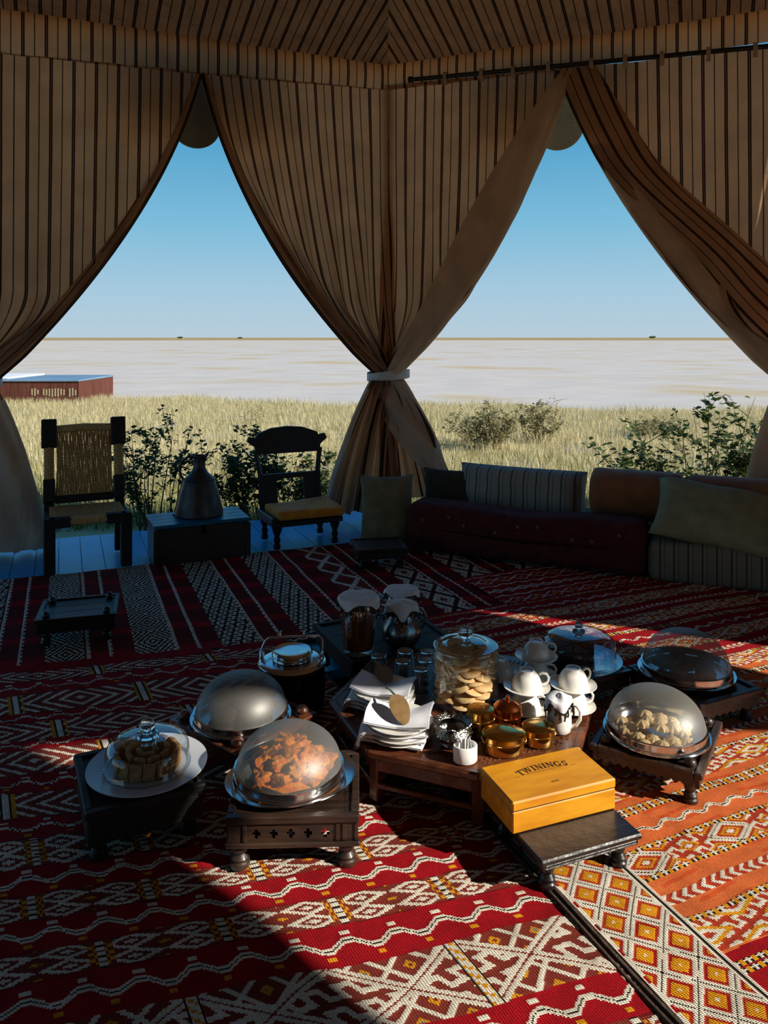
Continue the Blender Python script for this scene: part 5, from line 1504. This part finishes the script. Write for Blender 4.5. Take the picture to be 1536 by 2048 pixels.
def cushion(sx, sy, sz, n=18, pinch=.18, wr=.012, seed=0, power=2.6):
    r = random.Random(seed); p = [r.uniform(0, 6) for _ in range(6)]
    v = []; f = []
    for s in (1, -1):
        for j in range(n+1):
            for i in range(n+1):
                u, w = i/n*2-1, j/n*2-1
                k = (1-abs(u)**power)*(1-abs(w)**power); k = max(0, k)**.45
                pc = 1-pinch*(1-abs(u)**2)*abs(w)**3*.5; pd = 1-pinch*(1-abs(w)**2)*abs(u)**3*.5
                x = u*sx/2*pd; y = w*sy/2*pc
                z = s*k*sz/2+wr*math.sin(5*u+p[0]+3*w)*math.sin(4*w+p[1])*k
                v.append((x, y, z))
    m = (n+1)*(n+1)
    for o in (0, m):
        for j in range(n):
            for i in range(n):
                a = o+j*(n+1)+i; q = (a, a+1, a+n+2, a+n+1); f.append(q if o == 0 else q[::-1])
    bm = bmesh.new(); vs_ = [bm.verts.new(x) for x in v]
    for q in f: bm.faces.new([vs_[i] for i in q])
    bmesh.ops.remove_doubles(bm, verts=bm.verts, dist=.0008)
    bm.verts.index_update(); out = ([tuple(x.co) for x in bm.verts], [tuple(y.index for y in x.verts) for x in bm.faces]); bm.free()
    return out
def rbox_soft(sx, sy, sz, r, n=6, sag=.0, seed=0):
    """soft mattress-like block"""
    bm = bmesh.new(); bmesh.ops.create_cube(bm, size=1); bmesh.ops.scale(bm, vec=(sx, sy, sz), verts=bm.verts)
    bmesh.ops.bevel(bm, geom=bm.edges[:], offset=r, segments=3, affect='EDGES', profile=.5)
    bmesh.ops.subdivide_edges(bm, edges=[e for e in bm.edges if e.calc_length() > .15], cuts=n, use_grid_fill=True)
    rr = random.Random(seed); p = [rr.uniform(0, 6) for _ in range(4)]
    for w in bm.verts:
        x, y, z = w.co
        b = .010*math.sin(9*x+p[0])*math.cos(8*y+p[1])
        if z > 0: w.co.z += b-sag*(1-min(1, abs(2*x/sx))**2)+.02*sag*math.sin(20*x)
        w.co.y += .008*math.sin(7*x+p[2])*(1 if y > 0 else -1)
    bm.verts.index_update(); out = ([tuple(x.co) for x in bm.verts], [tuple(y.index for y in x.verts) for x in bm.faces]); bm.free()
    return out

oc = build('seat_cushion', MB().add(rbox_soft(.46, .36, .060, .018, 5, .0, 2)), M_OCHRE, None, (-.585+.03, 5.345, chh+.034), (0, .0, math.radians(25)), smooth=180)
tag(oc, 'ochre velvet cushion on the carved low chair', 'cushion')

# ================================================================ SOFA SIDE
wa = math.atan2(e0.y, e0.x)          # along the right wall
# beige pillow
bp_ = thing('pillow', 'beige embroidered pillow standing beneath the centre curtain', 'pillow', (.02, 5.27, .235), 0)
build('cover', MB().add(cushion(.37, .47, .15, seed=1)), M_BEIGE, bp_, (0, 0, 0), (math.radians(74), 0, .05), smooth=180)
em = MB()
for k in range(10):
    x, z = random.uniform(-.12, .12), random.uniform(-.14, .14)
    for q in (0, 1): em.add(box(.016, .003, .003), T(x, -.07+.0*z, z, ry=q*PI/2+.78))
# dark red long cushion in front of the sofa
rs = thing('floor_cushion', 'long dark red woven cushion along the front of the sofa', 'cushion', (.88, 4.90, .17), math.radians(-24.5))
build('cover', MB().add(rbox_soft(1.50, .30, .33, .07, 14, .035, 3)), M_REDCL, rs, smooth=180)
em = MB()
for k in range(9):
    x = -.62+.155*k
    for q in range(4): em.add(box(.026-.006*(q % 2), .003, .004, .001), T(x+.03*math.sin(k*2.3), -.163, .05+.035*math.sin(k*1.7), ry=q*PI/4+.2*k))
build('embroidery', em, M_EMB, rs)['kind'] = 'stuff'
# seat mattress
ss = build('seat_mattress', MB().add(rbox_soft(2.5, .56, .24, .05, 12, .01, 5)), M_DKOLIVE, None, (1.40, 5.10, .115), (0, 0, wa), smooth=180); tag(ss, 'dark olive seat mattress behind the red cushion', 'mattress')
# ticking-striped materials
def ticking(name, base, dark, period):
    m, N, L = nodes(name)
    out = N.new('ShaderNodeOutputMaterial'); b = N.new('ShaderNodeBsdfPrincipled'); b.inputs['Roughness'].default_value = .95; L.new(b.outputs[0], out.inputs[0])
    t = N.new('ShaderNodeTexCoord'); sp = N.new('ShaderNodeSeparateXYZ'); L.new(t.outputs['Object'], sp.inputs[0])
    d = N.new('ShaderNodeMath'); d.operation = 'DIVIDE'; d.inputs[1].default_value = period; L.new(sp.outputs[0], d.inputs[0])
    fr = N.new('ShaderNodeMath'); fr.operation = 'FRACT'; L.new(d.outputs[0], fr.inputs[0])
    r = N.new('ShaderNodeValToRGB'); r.color_ramp.interpolation = 'CONSTANT'; e = r.color_ramp.elements
    e[0].color = base; e[1].position = .5; e[1].color = dark
    for p, q in ((.60, base), (.86, dark), (.90, base)): z = e.new(p); z.color = q
    L.new(fr.outputs[0], r.inputs[0]); L.new(r.outputs[0], b.inputs[0])
    return m
M_TICK = ticking('ticking_stripe', c(126, 118, 98), c(56, 46, 38), .075)
M_TICKW = ticking('pale_ticking', c(150, 146, 138), c(70, 64, 58), .085)
gb = build('back_cushion', MB().add(cushion(.90, .36, .24, seed=8, pinch=.05, power=5)), M_TICKW, None, (.95, 5.36, .325), (math.radians(84), 0, math.radians(-27)), smooth=180); tag(gb, 'long grey striped cushion leaning at the sofa corner', 'cushion')
gb2 = build('back_cushion', MB().add(cushion(.5, .40, .16, seed=9)), M_DKOLIVE, None, (.52, 5.52, .27), (math.radians(70), 0, math.radians(-12)), smooth=180); tag(gb2, 'dark cushion tucked beside the centre curtain hem', 'cushion')
def bolster(label, p0, p1, R, seed):
    a, b = Vector(p0), Vector(p1); L = (b-a).length
    pr = [(0, -L/2), (R*.4, -L/2+.004), (R*.8, -L/2+.008), (R*.96, -L/2+.022), (R, -L/2+.05)]+[(R*(1+.012*math.sin(k*1.9+seed)), -L/2+.05+(L-.1)*k/10) for k in range(1, 10)]+[(R, L/2-.05), (R*.96, L/2-.022), (R*.8, L/2-.008), (R*.4, L/2-.004), (0, L/2)]
    v, f = lathe(pr, 36); v = [(x*(1+.03*math.sin(9*math.atan2(y, x)+z*9)*(1 if abs(z) > L/2-.07 else .1)), y, z) for x, y, z in v]
    m = (a+b)/2; an = math.atan2((b-a).y, (b-a).x)
    t = thing('bolster', label, 'bolster', m, an)
    build('cover', MB().add((v, f), T(0, 0, 0, ry=PI/2)), M_VELVET, t, smooth=180)
    for s in (-1, 1): build('button', MB().add(lathe([(0, -.004), (.016, -.002), (.016, .002), (0, .006)], 14), T(s*(L/2-.002), 0, 0, ry=s*PI/2)), M_VELVET, t)
bolster('brown velvet bolster, the left one on the sofa back', (1.345, 5.03, .40), (1.86, 4.79, .40), .158, 0)
bolster('brown velvet bolster, the right one at the frame edge', (1.868, 4.787, .40), (2.50, 4.49, .40), .158, 2)
tk = build('pouf', MB().add(rbox_soft(.80, .25, .235, .05, 8, .0, 6)), M_TICK, None, (1.935, 4.424, .115), (0, 0, math.radians(-22)), smooth=180); tag(tk, 'low striped ticking pouf at the right edge', 'pouf')
sp_ = build('pillow', MB().add(cushion(.66, .44, .19, seed=12)), M_SAGE, None, (1.90, 4.47, .375), (math.radians(40), math.radians(7), math.radians(-24)), smooth=180); tag(sp_, 'large sage green pillow leaning on the striped pouf', 'pillow')

# ================================================================ OUTSIDE
# grass
def grass(name, label, n, mat, region, hlo, hhi, w, seed):
    r = np.random.default_rng(seed)
    x, y = region(r, n); n = len(x)
    h = r.uniform(hlo, hhi, n); a = r.uniform(0, 2*PI, n); ln = r.uniform(.1, .55, n)*h; wa_ = r.uniform(.6, 1.3, n)*w
    fx, fy = np.cos(a), np.sin(a); sx, sy = -fy, fx
    z0 = np.full(n, GZ)
    P = []
    for (t, wd, k) in ((0, 1, 0), (0, -1, 0), (.55, .7, .3), (.55, -.7, .3), (1, 0, 1)):
        P.append(np.stack([x+sx*wa_*wd*.5+fx*ln*k, y+sy*wa_*wd*.5+fy*ln*k, z0+h*t*(1 if t < 1 else .96)], -1))
    co = np.stack(P, 1).reshape(-1, 3).astype(np.float32)
    b = np.arange(n)*5
    tris = np.concatenate([np.stack([b, b+1, b+3], -1), np.stack([b, b+3, b+2], -1), np.stack([b+2, b+3, b+4], -1)]).astype(np.int32)
    me = bpy.data.meshes.new(name); nf = len(tris)
    me.vertices.add(len(co)); me.vertices.foreach_set('co', co.ravel()); me.loops.add(nf*3); me.loops.foreach_set('vertex_index', tris.ravel())
    me.polygons.add(nf); me.polygons.foreach_set('loop_start', np.arange(0, nf*3, 3, dtype=np.int32)); me.update(calc_edges=True); me.materials.append(mat)
    o = bpy.data.objects.new(name, me); COL.objects.link(o); tag(o, label, 'grass', kind='stuff'); return o
def reg_far(r, n):
    y = np.sqrt(r.uniform(6.9**2, 22.5**2, n)); x = y*r.uniform(-.62, .62, n)
    ed = 19.5-.25*x+.5*np.sin(x*.9)+.35*np.sin(x*2.3+1)+r.normal(0, .25, n)
    k = y < ed; return x[k], y[k]
grass('dry_grass', 'tall straw coloured grass filling the field beyond the tent', 150000, M_GRASS, reg_far, .06, .22, .009, 1)
def reg_near(r, n):
    y = 6.75+np.abs(r.normal(0, 1.6, n)); x = y*r.uniform(-.62, .62, n); return x, y
grass('green_grass', 'greener grass growing close to the deck edge', 16000, M_GRASSG, reg_near, .08, .24, .010, 2)

def shrub(name, label, loc, W_, D_, H_, stems, leaves, lsz, mat, smat, seed, droop=.2, top=0.0, group=None):
    r = random.Random(seed); t = thing(name, label, 'shrub', loc, group=group)
    st = MB(); tips = []
    for k in range(stems):
        a = r.uniform(0, 6.28); ex = r.uniform(-1, 1)*W_/2; ey = r.uniform(-1, 1)*D_/2; h = H_*r.uniform(.55, 1.0)*(1-.35*abs(ex)/(W_/2))
        b0_ = Vector((ex*.35, ey*.35, 0)); pts = []
        for q in range(8):
            s = q/7; pts.append((b0_.x+(ex-b0_.x)*s**1.3+.03*math.sin(5*s+k), b0_.y+(ey-b0_.y)*s**1.3, h*s-.06*h*droop*s*s+.02*math.sin(7*s+k)))
        st.add(tube(pts, [.008*(1-.8*q/7) for q in range(8)], 5)); tips.append(pts)
        for _ in range(3):
            i = r.randint(3, 6); p = Vector(pts[i]); d = Vector((r.uniform(-1, 1), r.uniform(-1, 1), r.uniform(.2, 1))).normalized()*r.uniform(.10, .24)*H_/.8
            pp = [tuple(p), tuple(p+d*.5+Vector((0, 0, .01))), tuple(p+d)]; st.add(tube(pp, [.004, .003, .0015], 4)); tips.append(pp)
    build('stems', st, smat, t, smooth=180, fix=False)
    lf_ = MB()
    for k in range(leaves):
        pts = r.choice(tips); i = r.uniform(.3, 1)*(len(pts)-1); i0 = min(int(i), len(pts)-2); p = Vector(pts[i0]).lerp(Vector(pts[i0+1]), i-i0)
        p += Vector((r.gauss(0, .018), r.gauss(0, .018), r.gauss(0, .018)))
        L = lsz*r.uniform(.6, 1.3); w = L*.36
        M = Matrix.Translation(p) @ Matrix.Rotation(r.uniform(0, 6.28), 4, 'Z') @ Matrix.Rotation(r.uniform(-.9, .5), 4, 'Y') @ Matrix.Rotation(r.uniform(-.6, .6), 4, 'X')
        lf_.add(([(0, 0, 0), (L*.45, w, .15*w), (L, 0, -.1*L), (L*.45, -w, .15*w), (L*.45, 0, -.1*w)], [(0, 4, 1), (1, 4, 2), (0, 3, 4), (3, 2, 4)]), M)
    o = build('foliage', lf_, mat, t, smooth=0, fix=False); o['kind'] = 'stuff'
    return t
shrub('leafy_shrub', 'leafy green shrub behind the sofa bolsters at right', (2.92, 6.9, GZ), 2.0, .6, 1.36, 30, 1900, .066, M_LEAF, M_STEM, 21)
shrub('leafy_shrub', 'low green shrub at the left of the bolster shrub', (2.25, 6.75, GZ), .7, .5, .72, 12, 600, .045, M_LEAF, M_STEM, 22)
shrub('leafy_shrub', 'green shrub between the rope chair and the old jug', (-1.85, 6.35, GZ), .95, .5, 1.30, 16, 1300, .048, M_LEAF, M_STEM, 23)
shrub('leafy_shrub', 'dense green shrub behind the old jug and carved chair', (-1.05, 6.55, GZ), 1.15, .5, 1.02, 20, 2400, .048, M_LEAF, M_STEM, 24)
shrub('leafy_shrub', 'low green shrub behind the carved chair back', (-.45, 6.75, GZ), .9, .4, .84, 16, 1700, .045, M_LEAF, M_STEM, 25)
shrub('dry_shrub', 'large grey dry shrub in the field right of centre', (1.55, 11.6, GZ), 1.25, .8, .78, 46, 2400, .05, M_LEAFG, M_DRY, 26)
shrub('dry_shrub', 'smaller grey green shrub beside the large dry one', (2.45, 12.3, GZ), .8, .6, .70, 22, 1200, .05, M_LEAFG, M_DRY, 27)
shrub('dry_shrub', 'sparse leaning twig plant at the edge of the pan', (2.95, 13.2, GZ), .5, .4, .95, 6, 60, .04, M_LEAFG, M_DRY, 28, .6)
shrub('dry_shrub', 'thin twig plant in the grass left of centre', (-2.3, 14.0, GZ), .6, .4, .62, 7, 120, .04, M_LEAFG, M_DRY, 29, .6)
shrub('dry_shrub', 'dull green tuft in the grass far right', (4.6, 13.0, GZ), 1.1, .6, .45, 26, 1100, .05, M_LEAFG, M_DRY, 30)

# reed-clad box in the grass, far left
rb_ = thing('reed_box', 'low red brown reed clad enclosure with blue grey cover', 'enclosure', (-10.1, 21.3, GZ))
sl_ = MB(); rr_ = random.Random(3)
for k in range(120):
    x = -2.2+4.4*k/119
    sl_.add(box(.034, .02, .56+rr_.uniform(-.02, .03)), T(x, -1.25, .28))
for k in range(60):
    y = -1.25+2.5*k/59
    for s in (-1, 1): sl_.add(box(.02, .038, .56), T(s*2.2, y, .28))
build('reeds', sl_, M_REED, rb_, smooth=0)['kind'] = 'stuff'
build('core', MB().add(box(4.3, 2.4, .5), T(0, 0, .25)), M_SUB, rb_, smooth=0)
build('cover', MB().add(box(4.46, 2.6, .05, .01), T(0, 0, .585)), M_BLUECOV, rb_, smooth=0)
build('pale_cover', MB().add(box(2.4, 2.2, .05, .01), T(-.95, .1, .635)), M_PALECOV, rb_, smooth=0)
pb_ = MB()
for k in range(16):
    if rr_.random() < .8: pb_.add(box(.035, .012, .22*rr_.uniform(.5, 1.1)), T(1.0+.075*k, -1.265, .27+.03*rr_.random()))
build('pale_reeds', pb_, M_DRY, rb_, smooth=0)['kind'] = 'stuff'

# specks of trees on the horizon
for (px, dist, h, lab) in ((360, 640, 2.2, 'tiny tree on the horizon, leftmost'), (480, 660, 1.9, 'tiny flat tree on the horizon left of centre'), (1305, 640, 2.6, 'tiny tree on the horizon at right')):
    x = (px-768)/F*dist
    t = thing('far_tree', lab, 'tree', (x, dist, GZ))
    build('trunk', MB().add(tube([(0, 0, 0), (.1, 0, h*.6)], .15, 6)), M_STEM, t)
    cr_ = MB()
    for k in range(4): cr_.add(lump(h*.38, k+int(px), 1.5, 1.2, .7, .15), T((k-1.5)*h*.35, 0, h*.75+.1*h*(k % 2)))
    build('crown', cr_, M_LEAF, t, smooth=180)
